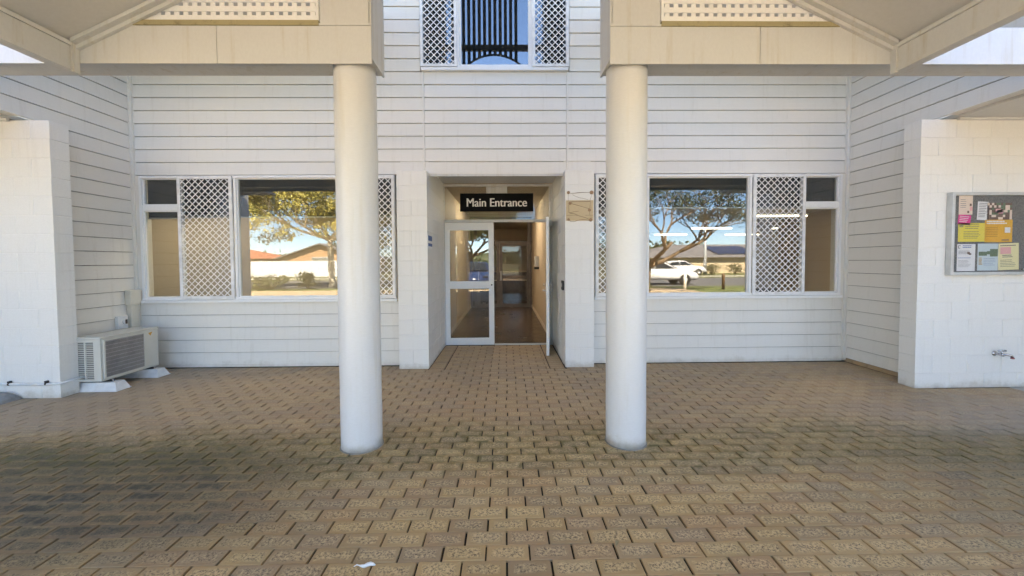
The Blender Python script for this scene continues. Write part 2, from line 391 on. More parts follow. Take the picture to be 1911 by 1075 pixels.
one('driveway', apron_material(), None, (-9, 9, -9.6, -0.605, -0.21, -0.004), (-34, -9.005, -9.6, 1.8, -0.21, -0.004), (9.005, 34, -5.4, 1.8, -0.21, -0.004), kind='structure')
one('lawn', ground_mat('lawn grass', (0.10, 0.14, 0.035), (0.16, 0.17, 0.06), 9), None, (-60, 60, -11.0, -9.605, -0.21, 0.0), (9.005, 34, -9.6, -5.405, -0.21, 0.0), kind='structure')
one('road', ground_mat('asphalt', (0.10, 0.10, 0.105), (0.14, 0.14, 0.14), 14, 0.9, 0.2), None, (-90, 90, -22, -11.005, -0.21, -0.03), kind='structure')
one('verge', ground_mat('verge grass', (0.20, 0.18, 0.09), (0.12, 0.14, 0.045), 8), None, (-90, 90, -60, -22.005, -0.21, 0.0), kind='structure')
one('footpath', M['slab'], None, (-90, 90, -25.2, -23.6, -0.15, 0.006), kind='structure')
one('concrete_slab', M['slab'], None, (5.62, 7.62, 3.86, 4.30, -0.1, 0.0045), kind='structure')

# ------------------------------------------------------------------ the building
B = thing('building', (0, 5.6, 0), 'white community building of weatherboard and painted block with a recessed glazed entrance', 'building')
PITCH = 0.1738; LINES = [0.043 + PITCH * k for k in range(46)]
def boards(m, P, spans):
    """P(a, out, z) -> world; spans(z0, z1) -> list of (a0, a1, zlo, zhi)"""
    for z0 in LINES:
        z1 = z0 + PITCH
        todo = [(*q, 0) for q in spans(z0, z1)]
        while todo:
            a0, a1, lo, hi, skip = todo.pop()
            lo = max(lo, z0); hi = min(hi, z1)
            if hi - lo < 0.012: continue
            if a1 - a0 > 3.0 and not skip and random.random() < 0.3:
                q = random.uniform(a0 + 0.7, a1 - 0.7); todo += [(a0, q - 0.0006, lo, hi, 1), (q + 0.0006, a1, lo, hi, 1)]; continue
            ob, ot = 0.017 + random.gauss(0, 0.0006), 0.004
            n = max(1, int((a1 - a0) / 0.6)); pts = [a0 + (a1 - a0) * k / n for k in range(n + 1)]
            wv = [random.gauss(0, 0.0007) for _ in pts]
            f = lambda z: ob + (ot - ob) * (z - z0) / PITCH
            gap = 0.0075 if hi >= z1 - 1e-6 else 0.0; hi -= gap
            for k in range(n):
                a, b = pts[k], pts[k + 1]
                m.face([P(a, f(lo) + wv[k], lo), P(b, f(lo) + wv[k + 1], lo), P(b, f(hi) + wv[k + 1] * .3, hi), P(a, f(hi) + wv[k] * .3, hi)])
                m.face([P(a, -0.022, lo), P(b, -0.022, lo), P(b, f(lo) + wv[k + 1], lo), P(a, f(lo) + wv[k], lo)])
                if gap:
                    m.face([P(a, f(hi) + wv[k] * .3, hi), P(b, f(hi) + wv[k + 1] * .3, hi), P(b, -0.022, hi), P(a, -0.022, hi)])
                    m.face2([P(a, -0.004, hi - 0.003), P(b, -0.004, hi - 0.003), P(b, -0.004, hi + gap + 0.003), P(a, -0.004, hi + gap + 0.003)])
            for a in (a0, a1):
                m.face([P(a, -0.022, lo), P(a, f(lo), lo), P(a, f(hi), hi), P(a, -0.022, hi)])
PF = lambda a, o, z: (a, YW - o, z)
WL = (-4.985, -1.500, 0.912, 2.642)    # window openings x0 x1 z0 z1
WR = (1.236, 4.705, 0.912, 2.642)
WU = (-1.137, 0.877, 4.045, 6.0)
def front_spans(z0, z1):
    out = []; x0, x1 = XL, XR
    TL, TR = -1.112, 0.862
    zm = (z0 + z1) / 2
    if zm < 0.912:
        out += [(x0, -1.455, z0, z1), (1.193, x1, z0, z1)]
    elif zm < 2.642:
        out += [(x0, -5.04, z0, z1), (-1.497, -1.452, z0, z1), (1.193, 1.233, z0, z1), (4.765, x1, z0, z1)]
    elif zm < 4.04:
        out += [(x0, TL - 0.013, z0, z1), (TR + 0.013, x1, z0, z1), (TL + 0.013, TR - 0.013, z0, z1)]
    elif zm < 6.0:
        out += [(x0, WU[0] - 0.012, z0, z1), (WU[1] + 0.012, x1, z0, z1)]
    elif zm < 8: out += [(x0, x1, z0, z1)]
    return out
m = MB(); boards(m, PF, front_spans)
m.box(TLx := -1.124, -1.100, YW - 0.026, YW, 2.666, 4.03); m.box(0.850, 0.874, YW - 0.026, YW, 2.666, 4.03)     # cover strips
m.box(XL + 0.001, XL + 0.045, YW - 0.045, YW, 0.03, 4.3); m.box(XR - 0.045, XR - 0.001, YW - 0.045, YW, 0.03, 4.3)  # corner stops
m.box(XL + 0.05, -1.452, YW - 0.021, YW, 0.012, 0.042); m.box(1.19, XR - 0.05, YW - 0.021, YW, 0.012, 0.042)
m.box(XL + 0.046, XR - 0.046, YW - 0.03, YW - 0.001, 2.6445, 2.6635) if False else None
# window side trims
m.box(-5.035, -4.975, YW - 0.024, YW, 0.90, 2.64); m.box(4.70, 4.762, YW - 0.024, YW, 0.90, 2.64)
front = m.build('front_wall', M['board'], B, mat2=M['grime_shade'])
# lintel board over the recess and its soffit
m = MB(); m.box(-1.046, 0.797, YW - 0.006, YW + 0.02, 2.622, 2.6505); m.box(-1.046, 0.797, YW + 0.021, YW + 0.05, 2.63, 2.82)
m.build('lintel', M['cream'], B)
one('recess_soffit', M['soffit'], B, (-1.06, 0.81, YW + 0.051, YD - 0.03, 2.775, 2.83))
# solid wall behind the boards
t0, t1 = YW + 0.022, YW + 0.17
core = MB()
for b in [(XL - 3.5, -1.05, 0.0, 0.905), (XL - 3.5, -4.99, 0.905, 2.65), (-1.495, -1.05, 0.905, 2.65), (XL - 3.5, XR + 12, 2.83, 4.035), (XL - 3.5, -1.06, 2.65, 2.83), (0.81, XR + 12, 2.65, 2.83),
          (0.80, XR + 12, 0.0, 0.905), (0.80, 1.23, 0.905, 2.65), (4.71, XR + 12, 0.905, 2.65), (XL - 3.5, -1.14, 4.035, 6.0), (0.88, XR + 12, 4.035, 6.0), (XL - 3.5, XR + 12, 6.0, 8.0)]:
    core.box(b[0], b[1], t0, t1, b[2], b[3])
core.build('wall_core', M['board'], B)

# side walls (the boards return towards the street and carry on above the side openings)
PL = lambda a, o, z: (XL + o, a, z); PR = lambda a, o, z: (XR - o, a, z)
def side_spans(z0, z1):
    zm = (z0 + z1) / 2
    if zm < 2.96: return [(YB + 0.185, YW - 0.045, max(z0, 0.06), z1)]
    if zm < 5.2: return [(3.225, YW - 0.045, max(z0, 2.992), min(z1, 4.745))]
    return []
for P, x, nm in ((PL, XL, -1), (PR, XR, 1)):
    m = MB(); boards(m, P, side_spans)
    m.box(min(x + nm * 0.022, x + nm * 0.15) , max(x + nm * 0.022, x + nm * 0.15), 3.225, YB - 0.002, 3.012, 4.74); m.box(min(x + nm * 0.022, x + nm * 0.16), max(x + nm * 0.022, x + nm * 0.16), YB + 0.19, YW, 0.06, 4.74)
    m.build('side_wall', M['board'], B, mat2=M['grime_shade'])
m = MB()
for k in range(9):      # brick plinth showing under the side boards
    a = 4.50 + k * 0.215; 
    if a < 5.45:
        m.box(XR - 0.006, XR + 0.10, a + .003, min(a + 0.212, 5.5), 0.002, 0.052, 0.002); m.box(XL - 0.10, XL + 0.006, a + .003, min(a + 0.212, 5.5), 0.002, 0.052, 0.002)
each(m, 'brick_plinth', M['paver'], B)

# painted block masonry: every face block stands 3 mm proud of the joints
def block_face(m, P, a0, a1, z_list, phase, L=0.39, first=0.0):
    j = 0.0036
    for r, (z0, z1) in enumerate(z_list):
        cuts = [a0]; a = a0 + ((L / 2 if (r + phase) % 2 else L) if first == 0 else first + (L / 2 if (r + phase) % 2 else 0))
        while a < a1 - 0.04: cuts.append(a); a += L
        cuts.append(a1)
        for c0, c1 in zip(cuts, cuts[1:]):
            d = 0.0038 + random.gauss(0, 0.0007); e = 0.0022
            A, Bq = c0 + j, c1 - j; Z0, Z1 = z0 + j, z1 - j
            if c0 == a0: A = c0
            if c1 == a1: Bq = c1
            q0 = [P(A, 0, Z0), P(Bq, 0, Z0), P(Bq, 0, Z1), P(A, 0, Z1)]
            ea, eb = (0 if c0 == a0 else e), (0 if c1 == a1 else e)
            q1 = [P(A + ea, d, Z0 + e), P(Bq - eb, d, Z0 + e), P(Bq - eb, d, Z1 - e), P(A + ea, d, Z1 - e)]
            m.face(q1)
            for k in range(4): m.face([q0[k], q0[(k + 1) % 4], q1[(k + 1) % 4], q1[k]])
zs = [(0.0, 0.1675)] + [(0.1675 + 0.2 * k, 0.3675 + 0.2 * k) for k in range(14)]
# right block wall and left block wall
for sgn, xe, far in ((1, 4.551, 8.6), (-1, -4.815, -8.6)):
    m = MB(); x0, x1 = sorted((xe + sgn * 0.0035, far)); m.box(x0, x1, YB + 0.0035, YB + 0.187, 0.0, 2.9665)
    if sgn > 0:
        block_face(m, lambda a, o, z: (xe + a, YB + 0.0035 - o, z), 0, 4.0, zs, 0)
        block_face(m, lambda a, o, z: (xe + 0.0035 - o, YB + 0.0035 + a, z), 0, 0.183, zs, 0)
    else:
        block_face(m, lambda a, o, z: (xe - a, YB + 0.0035 - o, z), 0, 3.7, zs, 1)
        block_face(m, lambda a, o, z: (xe - 0.0035 + o, YB + 0.0035 + a, z), 0, 0.183, zs, 1)
    m.build('block_wall', M['block'], B)
one('walkway_soffit', M['soffit'], B, (XR + 0.155, 9.5, 1.9, YB + 0.18, 2.985, 3.03), (XR + 0.155, 9.5, YB - 0.03, YB - 0.001, 2.955, 2.982))
one('walkway_soffit', M['soffit'], B, (-9.5, XL - 0.155, 1.9, YB + 0.18, 2.985, 3.03), (-9.5, XL - 0.155, YB - 0.03, YB - 0.001, 2.955, 2.982))
for x0, x1 in ((-7.6, -7.3), (7.1, 7.4)):
    m = MB(); m.box(x0 + .004, x1 - .004, -0.4, YB + 0.002, 0.0, 2.984); m.box(x0 + .004, x1 - .004, -0.4, 1.895, 2.984, 4.2)
    if x0 < 0: block_face(m, lambda a, o, z: (-7.304 + o, -0.4 + a, z), 0, 4.7, zs, 0)
    else: block_face(m, lambda a, o, z: (7.104 - o, -0.4 + a, z), 0, 4.7, zs, 0)
    m.build('block_wall', M['block'], B)
# entrance piers
zp = [(0.0, 0.0649)] + [(0.0649 + 0.2 * k, 0.2649 + 0.2 * k) for k in range(13)]
for sgn, xi, xo in ((-1, -1.049, -1.447), (1, 0.801, 1.190)):
    m = MB(); x0, x1 = sorted((xi, xo)); m.box(x0 + 0.0035, x1 - 0.0035, YP + 0.0035, YD + 0.06, 0.0, 2.6649)
    m.box(x0 + 0.006, x1 - 0.006, YW + 0.0, YD + 0.06, 2.666, 2.83)
    block_face(m, lambda a, o, z: (x0 + a, YP + 0.0035 - o, z), 0, x1 - x0, zp, 0)
    if sgn < 0: block_face(m, lambda a, o, z: (xi - 0.0035 + o, YP + a, z), 0, YD - YP - 0.02, zp, 1, first=0.39)
    else: block_face(m, lambda a, o, z: (xi + 0.0035 - o, YP + a, z), 0, YD - YP - 0.02, zp, 1, first=0.39)
    block_face(m, lambda a, o, z: ((xo + 0.0035 - o) if sgn < 0 else (xo - 0.0035 + o), YP + a, z), 0, 0.18, zp, 1)
    m.build('block_pier', M['block'], B)

# ---- windows
def mesh_screen(m, x0, x1, z0, z1, y, p=0.0865, wdt=0.0118):
    """expanded diamond mesh, two layers of diagonal flat strips clipped to the rectangle"""
    for sgn, yy in ((1, y), (-1, y + 0.003)):
        c0 = (z0 - x1) if sgn > 0 else (z0 + x0); c1 = (z1 - x0) if sgn > 0 else (z1 + x1)
        k = math.ceil(c0 / p)
        while k * p < c1:
            c = k * p; k += 1
            # z = sgn*x + c
            if sgn > 0: xa, xb = max(x0, z0 - c), min(x1, z1 - c)
            else: xa, xb = max(x0, c - z1), min(x1, c - z0)
            if xb - xa < 0.012: continue
            za, zb = sgn * xa + c, sgn * xb + c; n = Vector((-sgn, 0, 1)).normalized() * wdt / 2
            m.prism([(xa + n.x, yy, za + n.z), (xb + n.x, yy, zb + n.z), (xb - n.x, yy, zb - n.z), (xa - n.x, yy, za - n.z)], (0, 0.0028, 0), 1)
def rect_frame(m, x0, x1, z0, z1, y0, y1, t, ch=0.0, tb=None, tt=None):
    tb = t if tb is None else tb; tt = t if tt is None else tt
    m.box(x0, x0 + t, y0, y1, z0, z1, ch); m.box(x1 - t, x1, y0, y1, z0, z1, ch)
    m.box(x0 + t, x1 - t, y0 + .001, y1 - .001, z0, z0 + tb, ch); m.box(x0 + t, x1 - t, y0 + .001, y1 - .001, z1 - tt, z1, ch)
def wide_window(mirror, dark=False):
    f = (lambda a, b: (a, b)) if not mirror else (lambda a, b: (-b - 0.274, -a - 0.274))
    m = MB()
    X0, X1 = f(1.238, 4.690)
    rect_frame(m, X0, X1, 0.945, 2.637, YW - 0.040, YW + 0.045, 0.034, 0.003)
    for a, b in ((1.955, 1.984), (3.392, 3.427), (4.145, 4.182)):
        q = f(a, b); m.box(q[0], q[1], YW - 0.036, YW + 0.045, 0.98, 2.602, 0.003)
    q = f(4.1825, 4.6555); m.box(q[0], q[1], YW - 0.030, YW + 0.045, 2.166, 2.242, 0.003)
    for (a, b, z0, z1) in ((4.1825, 4.6555, 0.98, 2.165), (4.1825, 4.6555, 2.243, 2.602), (1.9845, 3.3915, 0.98, 2.602)):
        q = f(a, b); rect_frame(m, q[0], q[1], z0, z1, YW - 0.014, YW + 0.03, 0.013)
    wn = m.build('window', M['white'], B)
    s_ = f(1.226, 4.705); sm = MB(); sm.box(s_[0], s_[1], YW - 0.062, YW + 0.0, 0.909, 0.943, 0.003)
    for k in (1.55, 2.55, 3.75, 4.45):
        q = f(k, k + 0.045); sm.box(q[0], q[1], YW - 0.0635, YW - 0.05, 0.922, 0.927)
    sm.build('sill', M['white'], wn)
    for (a, b, z0, z1) in ((1.995, 3.38, 0.99, 2.592), (4.193, 4.645, 0.99, 2.155), (4.193, 4.645, 2.253, 2.592), (1.28, 1.95, 0.99, 2.592), (3.43, 4.14, 0.99, 2.592)):
        q = f(a, b); pm = MB(); pm.box(q[0], q[1], YW + 0.008, YW + 0.014, z0, z1); pm.build('pane', M['gwin'], wn)
    for (a, b) in ((1.240, 1.953), (3.430, 4.160)):
        q = f(a, b); sm = MB(); rect_frame(sm, q[0], q[1], 0.958, 2.628, YW - 0.066, YW - 0.042, 0.041, 0.003)
        mesh_screen(sm, q[0] + 0.036, q[1] - 0.036, 0.99, 2.60, YW - 0.056); sm.build('security_screen', M['wire'], wn)
    return wn
wide_window(False); wide_window(True)
# upper window: two screened sashes either side of one plain pane
m = MB(); rect_frame(m, -1.137, 0.877, 4.075, 6.0, YW - 0.040, YW + 0.045, 0.034, 0.003)
for a, b in ((-0.645, -0.610), (0.349, 0.384)): m.box(a, b, YW - 0.036, YW + 0.04, 4.11, 5.96, 0.003)
rect_frame(m, -0.609, 0.348, 4.110, 5.96, YW - 0.014, YW + 0.03, 0.022)
wu = m.build('window', M['white'], B)
one('sill', M['white'], wu, (-1.13, 0.865, YW - 0.062, YW, 4.036, 4.073), ch=0.003)
for a, b in ((-1.1, -0.648), (-0.6, 0.339), (0.386, 0.84)): one('pane', M['gdark'], wu, (a, b, YW + 0.008, YW + 0.014, 4.115, 5.95))
for a, b in ((-1.136, -0.640), (0.379, 0.876)):
    sm = MB(); rect_frame(sm, a, b, 4.084, 5.99, YW - 0.066, YW - 0.042, 0.038, 0.003); mesh_screen(sm, a + .034, b - .034, 4.118, 5.96, YW - 0.056); sm.build('security_screen', M['wire'], wu)

# ---- entrance doors
m = MB()
m.box(-1.100, -1.040, YD - 0.035, YD + 0.055, 0.0, 2.765, 0.004); m.box(0.750, 0.803, YD - 0.035, YD + 0.055, 0.0, 2.765, 0.004)
m.box(-1.0395, 0.7495, YD - 0.034, YD + 0.054, 2.726, 2.764, 0.004); m.box(-1.0395, 0.7495, YD - 0.030, YD + 0.05, 2.117, 2.162, 0.004)
m.box(-0.2, 0.7495, YD - 0.02, YD + 0.05, 0.001, 0.020, 0.003)
df = m.build('door_frame', M['cream'], B)
one('transom_pane', M['gdoor'], df, (-1.0385, 0.7485, YD + 0.006, YD + 0.012, 2.163, 2.725))
def leaf(Mx):
    m = MB(); m.M = Mx   # local: x 0..0.832 from the hinge, y 0..0.045, z
    zt = 2.112; W = 0.832
    m.box(0, 0.076, 0, 0.044, 0.008, zt, 0.003); m.box(W - 0.090, W, 0, 0.044, 0.008, zt, 0.003)
    for z0, z1 in ((0.008, 0.128), (0.980, 1.110), (1.982, zt)): m.box(0.0765, W - 0.0905, 0.001, 0.043, z0, z1, 0.003)
    d = m.build('door', M['white'], B)
    for z0, z1 in ((0.128, 0.980), (1.110, 1.982)):
        p = MB(); p.M = Mx; p.box(0.0765, W - 0.0905, 0.02, 0.026, z0, z1); p.build('pane', M['gdoor'], d)
    h = MB(); h.M = Mx
    for k in (0.25, 1.05, 1.85): h.tube([(-0.008, -0.004, k - 0.05), (-0.008, -0.004, k + 0.05)], 0.008, 8)
    each(h, 'hinge', M['alu'], d)
    return d
leaf(Matrix.Translation((-1.037, YD - 0.015, 0)))
ang = math.radians(-97.0)
MR = Matrix.Translation((0.708, YD - 0.03, 0)) @ Matrix.Rotation(math.radians(-97.0), 4, 'Z')
d2 = leaf(MR)
h = MB(); h.M = MR
h.box(0.735, 0.815, -0.006, 0.050, 0.93, 1.13, 0.003)
for yy in (-0.05, 0.094):
    h.tube([(0.775, 0.022, 1.0), (0.775, yy, 1.0)], 0.009, 10); h.tube([(0.775, yy, 1.0), (0.66, yy, 1.0)], 0.009, 10)
    h.tube([(0.775, yy * 0.9, 1.09), (0.775, yy * 0.6, 1.09)], 0.016, 12)
h.build('handle', M['alu'], d2)
h = MB(); h.M = MR; h.box(0.08, 0.30, 0.045, 0.095, 2.03, 2.09, 0.004); h.tube([(0.2, 0.07, 2.09), (0.22, 0.07, 2.12)], 0.012, 8); h.build('closer', M['alu'], d2)
h = MB(); h.tube([(-0.245, YD - 0.017, 1.045), (-0.245, YD - 0.028, 1.045)], 0.013, 12); h.build('lock', M['black'], [o for o in bpy.data.objects if o.name == 'door'][0])

# ---- inside: lobby, left office, right hall, dark upper floor
m = MB()
m.box(-1.30, -1.105, YD + 0.062, 12.4, 0.0, 2.9); m.box(0.812, 1.0, YD + 0.062, 12.4, 0.0, 2.9)           # lobby sides
m.box(-3.0, 3.0, 17.2, 17.3, 0.0, 2.9); m.box(-3.0, -2.9, 12.52, 17.2, 0.0, 2.9); m.box(2.9, 3.0, 12.52, 17.2, 0.0, 2.9)
m.box(-3.0, -1.14, 12.40, 12.52, 0.0, 2.9); m.box(0.90, 3.0, 12.40, 12.52, 0.0, 2.9)
m.build('lobby_wall', M['wallin'], B)
one('lobby_floor', M['floorin'], B, (-3.0, 3.0, YD + 0.0, 17.3, -0.05, 0.004))
one('lobby_ceiling', M['ceilin'], B, (-3.0, 3.0, YD + 0.0, 17.3, 2.83, 2.95))
one('skirting', M['ceilin'], B, (-1.104, -1.092, YD + 0.07, 12.35, 0.006, 0.09), (0.799, 0.811, YD + 0.07, 12.35, 0.006, 0.09))
m = MB()
m.box(-9.0, -1.31, 8.6, 8.7, 0.0, 2.75); m.box(-9.1, -9.0, YW + 0.18, 8.7, 0, 2.75); m.box(-1.48, -1.31, YW + 0.18, 8.6, 0, 2.75)
m.build('office_wall', M['wallin'], B)
one('office_floor', M['carpet'], B, (-9.0, -1.31, YW + 0.18, 8.7, -0.05, 0.006)); one('office_ceiling', M['ceilin'], B, (-9.1, -1.31, YW + 0.175, 8.75, 2.75, 2.80))
m = MB()
m.box(1.01, 1.12, YW + 0.18, 19.6, 0.0, 2.82); m.box(3.01, 17.0, 19.6, 19.7, 0, 2.82); m.box(17, 17.1, YW + 0.18, 19.7, 0, 2.82)
m.box(9.0, 9.1, 8.0, 13.0, 0, 2.82); m.box(9.1, 12.0, 13.0, 13.1, 0, 2.82)
m.box(1.13, 2.99, 18.0, 18.1, 0, 2.82)
for x in (10.2, 11.1): m.box(x, x + 0.04, 12.975, 13.0, 0, 2.1)
m.box(10.2, 11.14, 12.975, 13.0, 2.1, 2.14)
m.build('hall_wall', M['hallin'], B)
one('hall_floor', M['carpet'], B, (3.02, 17.0, YW + 0.18, 19.7, -0.05, 0.006), (1.12, 3.01, YW + 0.18, 12.38, -0.05, 0.006)); one('hall_ceiling', M['ceilin'], B, (3.02, 17.1, YW + 0.175, 19.75, 2.82, 2.83), (1.01, 3.01, YW + 0.175, 12.4, 2.82, 2.829))
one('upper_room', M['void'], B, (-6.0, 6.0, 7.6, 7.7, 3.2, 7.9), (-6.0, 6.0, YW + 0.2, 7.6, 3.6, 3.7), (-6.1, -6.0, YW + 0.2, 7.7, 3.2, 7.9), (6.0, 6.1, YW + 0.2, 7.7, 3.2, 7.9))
one('roof', M['roof'], B, (-8.8, 17.4, 3.9, 20.2, 8.001, 8.25), (-8.8, -8.6, YW + 0.2, 20.2, 0, 8), (17.2, 17.4, YW + 0.2, 20.2, 0, 8), (-8.6, 17.2, 20.0, 20.2, 0, 8))  # unseen; height and front overhang shaped to keep the sun off
# wing roofs behind the fascia (soffit seen past the lattice)
for x0, x1 in ((-8.8, -1.9), (1.72, 8.8)):
    m = MB(); m.box(x0, x1, 2.96, YW - 0.03, 4.75, 4.85); m.box(x0, x1, 2.86, 2.959, 4.3, 4.85); m.build('wing_roof', M['soffit'], B)  # front drop added to cut the sky light reaching the wings

# roller blinds and their rails: hang inside the glass
def blind(x0, x1, zb, label, group):
    t = thing('roller_blind', ((x0 + x1) / 2, YW + 0.11, zb), label, 'blind', group)
    one('fabric', M['blind'], t, (x0, x1, YW + 0.109, YW + 0.112, zb, 2.66))
    one('bottom_rail', M['alu'], t, (x0, x1, YW + 0.102, YW + 0.119, zb - 0.018, zb))
GB = 'dark roller blinds half way down the windows'
blind(-4.975, -4.44, 2.085, 'dark blind in the narrow end light beside the air conditioner', GB)
blind(-4.438, -3.672, 2.10, 'dark blind behind the left diamond screen of the window nearer the air conditioner', GB)
blind(-3.670, -2.215, 2.094, 'dark blind in the big pane left of the entrance, tree mirrored over it', GB)
blind(-2.213, -1.50, 2.10, 'dark blind behind the narrow screen just left of the entrance pier', GB)
blind(1.25, 1.970, 2.185, 'dark blind behind the narrow screen just right of the stained pier', GB)
blind(1.972, 3.409, 2.20, 'dark blind in the big pane right of the entrance, branches mirrored over it', GB)
blind(3.411, 4.161, 2.19, 'dark blind behind the diamond screen of the window nearer the notice board', GB)
blind(4.163, 4.70, 2.205, 'dark blind in the small top light of the window nearer the notice board', GB)

# inner glazed screen of the lobby
t = thing('inner_door_screen', (-0.13, 12.4, 0), 'dark bronze glazed inner doors at the far end of the lobby', 'door')
m = MB()
for a, b in ((-1.12, -1.05), (-0.98, -0.90), (0.74, 0.80), (0.83, 0.90)): m.box(a, b, 12.36, 12.43, 0.0, 2.82)
m.box(-0.43, -0.36, 12.355, 12.43, 2.06, 2.82); m.box(0.68, 0.739, 12.355, 12.43, 2.08, 2.82)
m.box(-1.05, 0.90, 12.362, 12.428, 2.02, 2.08); m.box(-1.05, 0.90, 12.362, 12.428, 2.76, 2.819)
m.box(-1.049, -0.981, 12.362, 12.428, 0.0, 0.06); m.box(0.80, 0.83, 12.362, 12.428, 0.0, 0.06); m.box(-1.049, -0.981, 12.362, 12.428, 0.9, 0.96)
m.build('frame', M['bronze'], t)
for a, b in ((-0.89, -0.20), (-0.19, 0.735)):
    m = MB(); rect_frame(m, a, b, 0.01, 2.01, 12.37, 12.42, 0.085, 0.0, tb=0.11); m.box(a + .086, b - .086, 12.371, 12.419, 0.90, 1.0)
    d = m.build('door', M['bronze'], t); one('pane', M['gcase'], d, (a + .086, b - .086, 12.39, 12.396, 0.12, 0.9), (a + .086, b - .086, 12.39, 12.396, 1.0, 1.92))
    one('handle', M['alu'], d, (a + 0.02, a + 0.05, 12.33, 12.369, 0.85, 1.15))
t = thing('reception_counter', (0.3, 15.0, 0), 'dark counter with pale edge lines beyond the inner glazed doors', 'counter')
one('body', M['bronze'], t, (-2.0, 2.2, 14.6, 15.2, 0.0, 1.05)); one('top', M['ceilin'], t, (-2.05, 2.25, 14.55, 15.25, 1.051, 1.09)); one('ledge', M['ceilin'], t, (-2.02, 2.22, 14.57, 14.6, 0.74, 0.77))
t = thing('soap_dispenser', (0.80, 9.8, 1.3), 'grey and black dispenser fixed to the right hand lobby wall', 'dispenser')
one('body', M['alu'], t, (0.715, 0.81, 9.65, 9.95, 1.31, 1.57), ch=0.015); one('tray', M['black'], t, (0.70, 0.81, 9.66, 9.94, 1.25, 1.309))
# lights inside
def strip(x, y, z, L, label, group, mat='tube'):
    t = thing('strip_light', (x, y, z), label, 'light', group); m = MB(); m.tube([(x - L / 2, y, z + 0.03), (x + L / 2, y, z + 0.03)], 0.024, 8); m.build('tube', M[mat], t)
    one('batten', M['signwhite'], t, (x - L / 2 - .03, x + L / 2 + .03, y - 0.035, y + 0.035, z + 0.058, z + 0.10))
    m = MB()
    for q in (-1, 1): m.tube([(x + q * L * .35, y, z + 0.10), (x + q * L * .35, y, z + 0.21)], 0.006, 6)
    each(m, 'hanger', M['signwhite'], t)
GL = 'fluorescent lights in the right hand hall'
strip(7.45, 10.7, 2.60, 1.48, 'brightest fluorescent strip, nearest the glass, seen behind the diamond screen right of the entrance', GL)
strip(7.7, 14.75, 2.60, 1.5, 'fluorescent strip in the middle row, seen through the big pane right of the entrance', GL)
strip(10.9, 14.95, 2.60, 1.6, 'fluorescent strip in the middle row, seen behind screen and narrow end light', GL)
strip(7.6, 18.2, 2.60, 1.5, 'far row fluorescent strip, leftmost, through the big pane right of the entrance', GL)
strip(11.1, 18.5, 2.60, 1.6, 'far row fluorescent strip at the right edge of the big pane', GL)
strip(14.1, 18.7, 2.60, 1.6, 'far row fluorescent strip seen in the narrow end light', GL)
strip(-5.2, 7.6, 2.56, 1.5, 'added unseen fluorescent strip high in the left office', 'added unseen fluorescent light in the left office');  # unseen strip added to light the left office
for x, y, lb in ((-3.6, 6.3, 'added unseen panel light above the blinds of the left office'), (-6.6, 7.4, 'added unseen panel light deep in the left office'), (7.7, 7.3, 'added unseen panel light above the blinds of the right hall'), (5.6, 6.9, 'added unseen panel light above the screen of the right hall')):
    t = thing('added_panel_light', (x, y, 2.7), lb, 'light', 'added unseen panel lights behind the blinds')  # unseen panels added to brighten the office and the hall
    one('diffuser', M['fill_panel' if x < 0 else 'fill_panel_hall'], t, (x - .6, x + .6, y - .3, y + .3, 2.70, 2.715)); one('frame', M['signwhite'], t, (x - .63, x + .63, y - .33, y + .33, 2.7155, 2.745))
t = thing('ceiling_lamp', (-0.15, 9.6, 2.7), 'small bright ceiling lamp in the lobby below the black sign', 'light')
one('shade', M['lamp'], t, (-0.26, -0.12, 9.3, 9.9, 2.72, 2.79), ch=0.01); one('base', M['signwhite'], t, (-0.28, -0.10, 9.28, 9.92, 2.791, 2.829))
t = thing('ceiling_lamp', (2.0, 13.6, 2.7), 'added unseen ceiling lamp in the room beyond the inner doors', 'light')  # lamp added out of sight to brighten this room
one('shade', M['added_lamp_room'], t, (1.0, 2.8, 13.2, 14.0, 2.745, 2.79), ch=0.01); one('base', M['signwhite'], t, (0.98, 2.82, 13.18, 14.02, 2.791, 2.829))

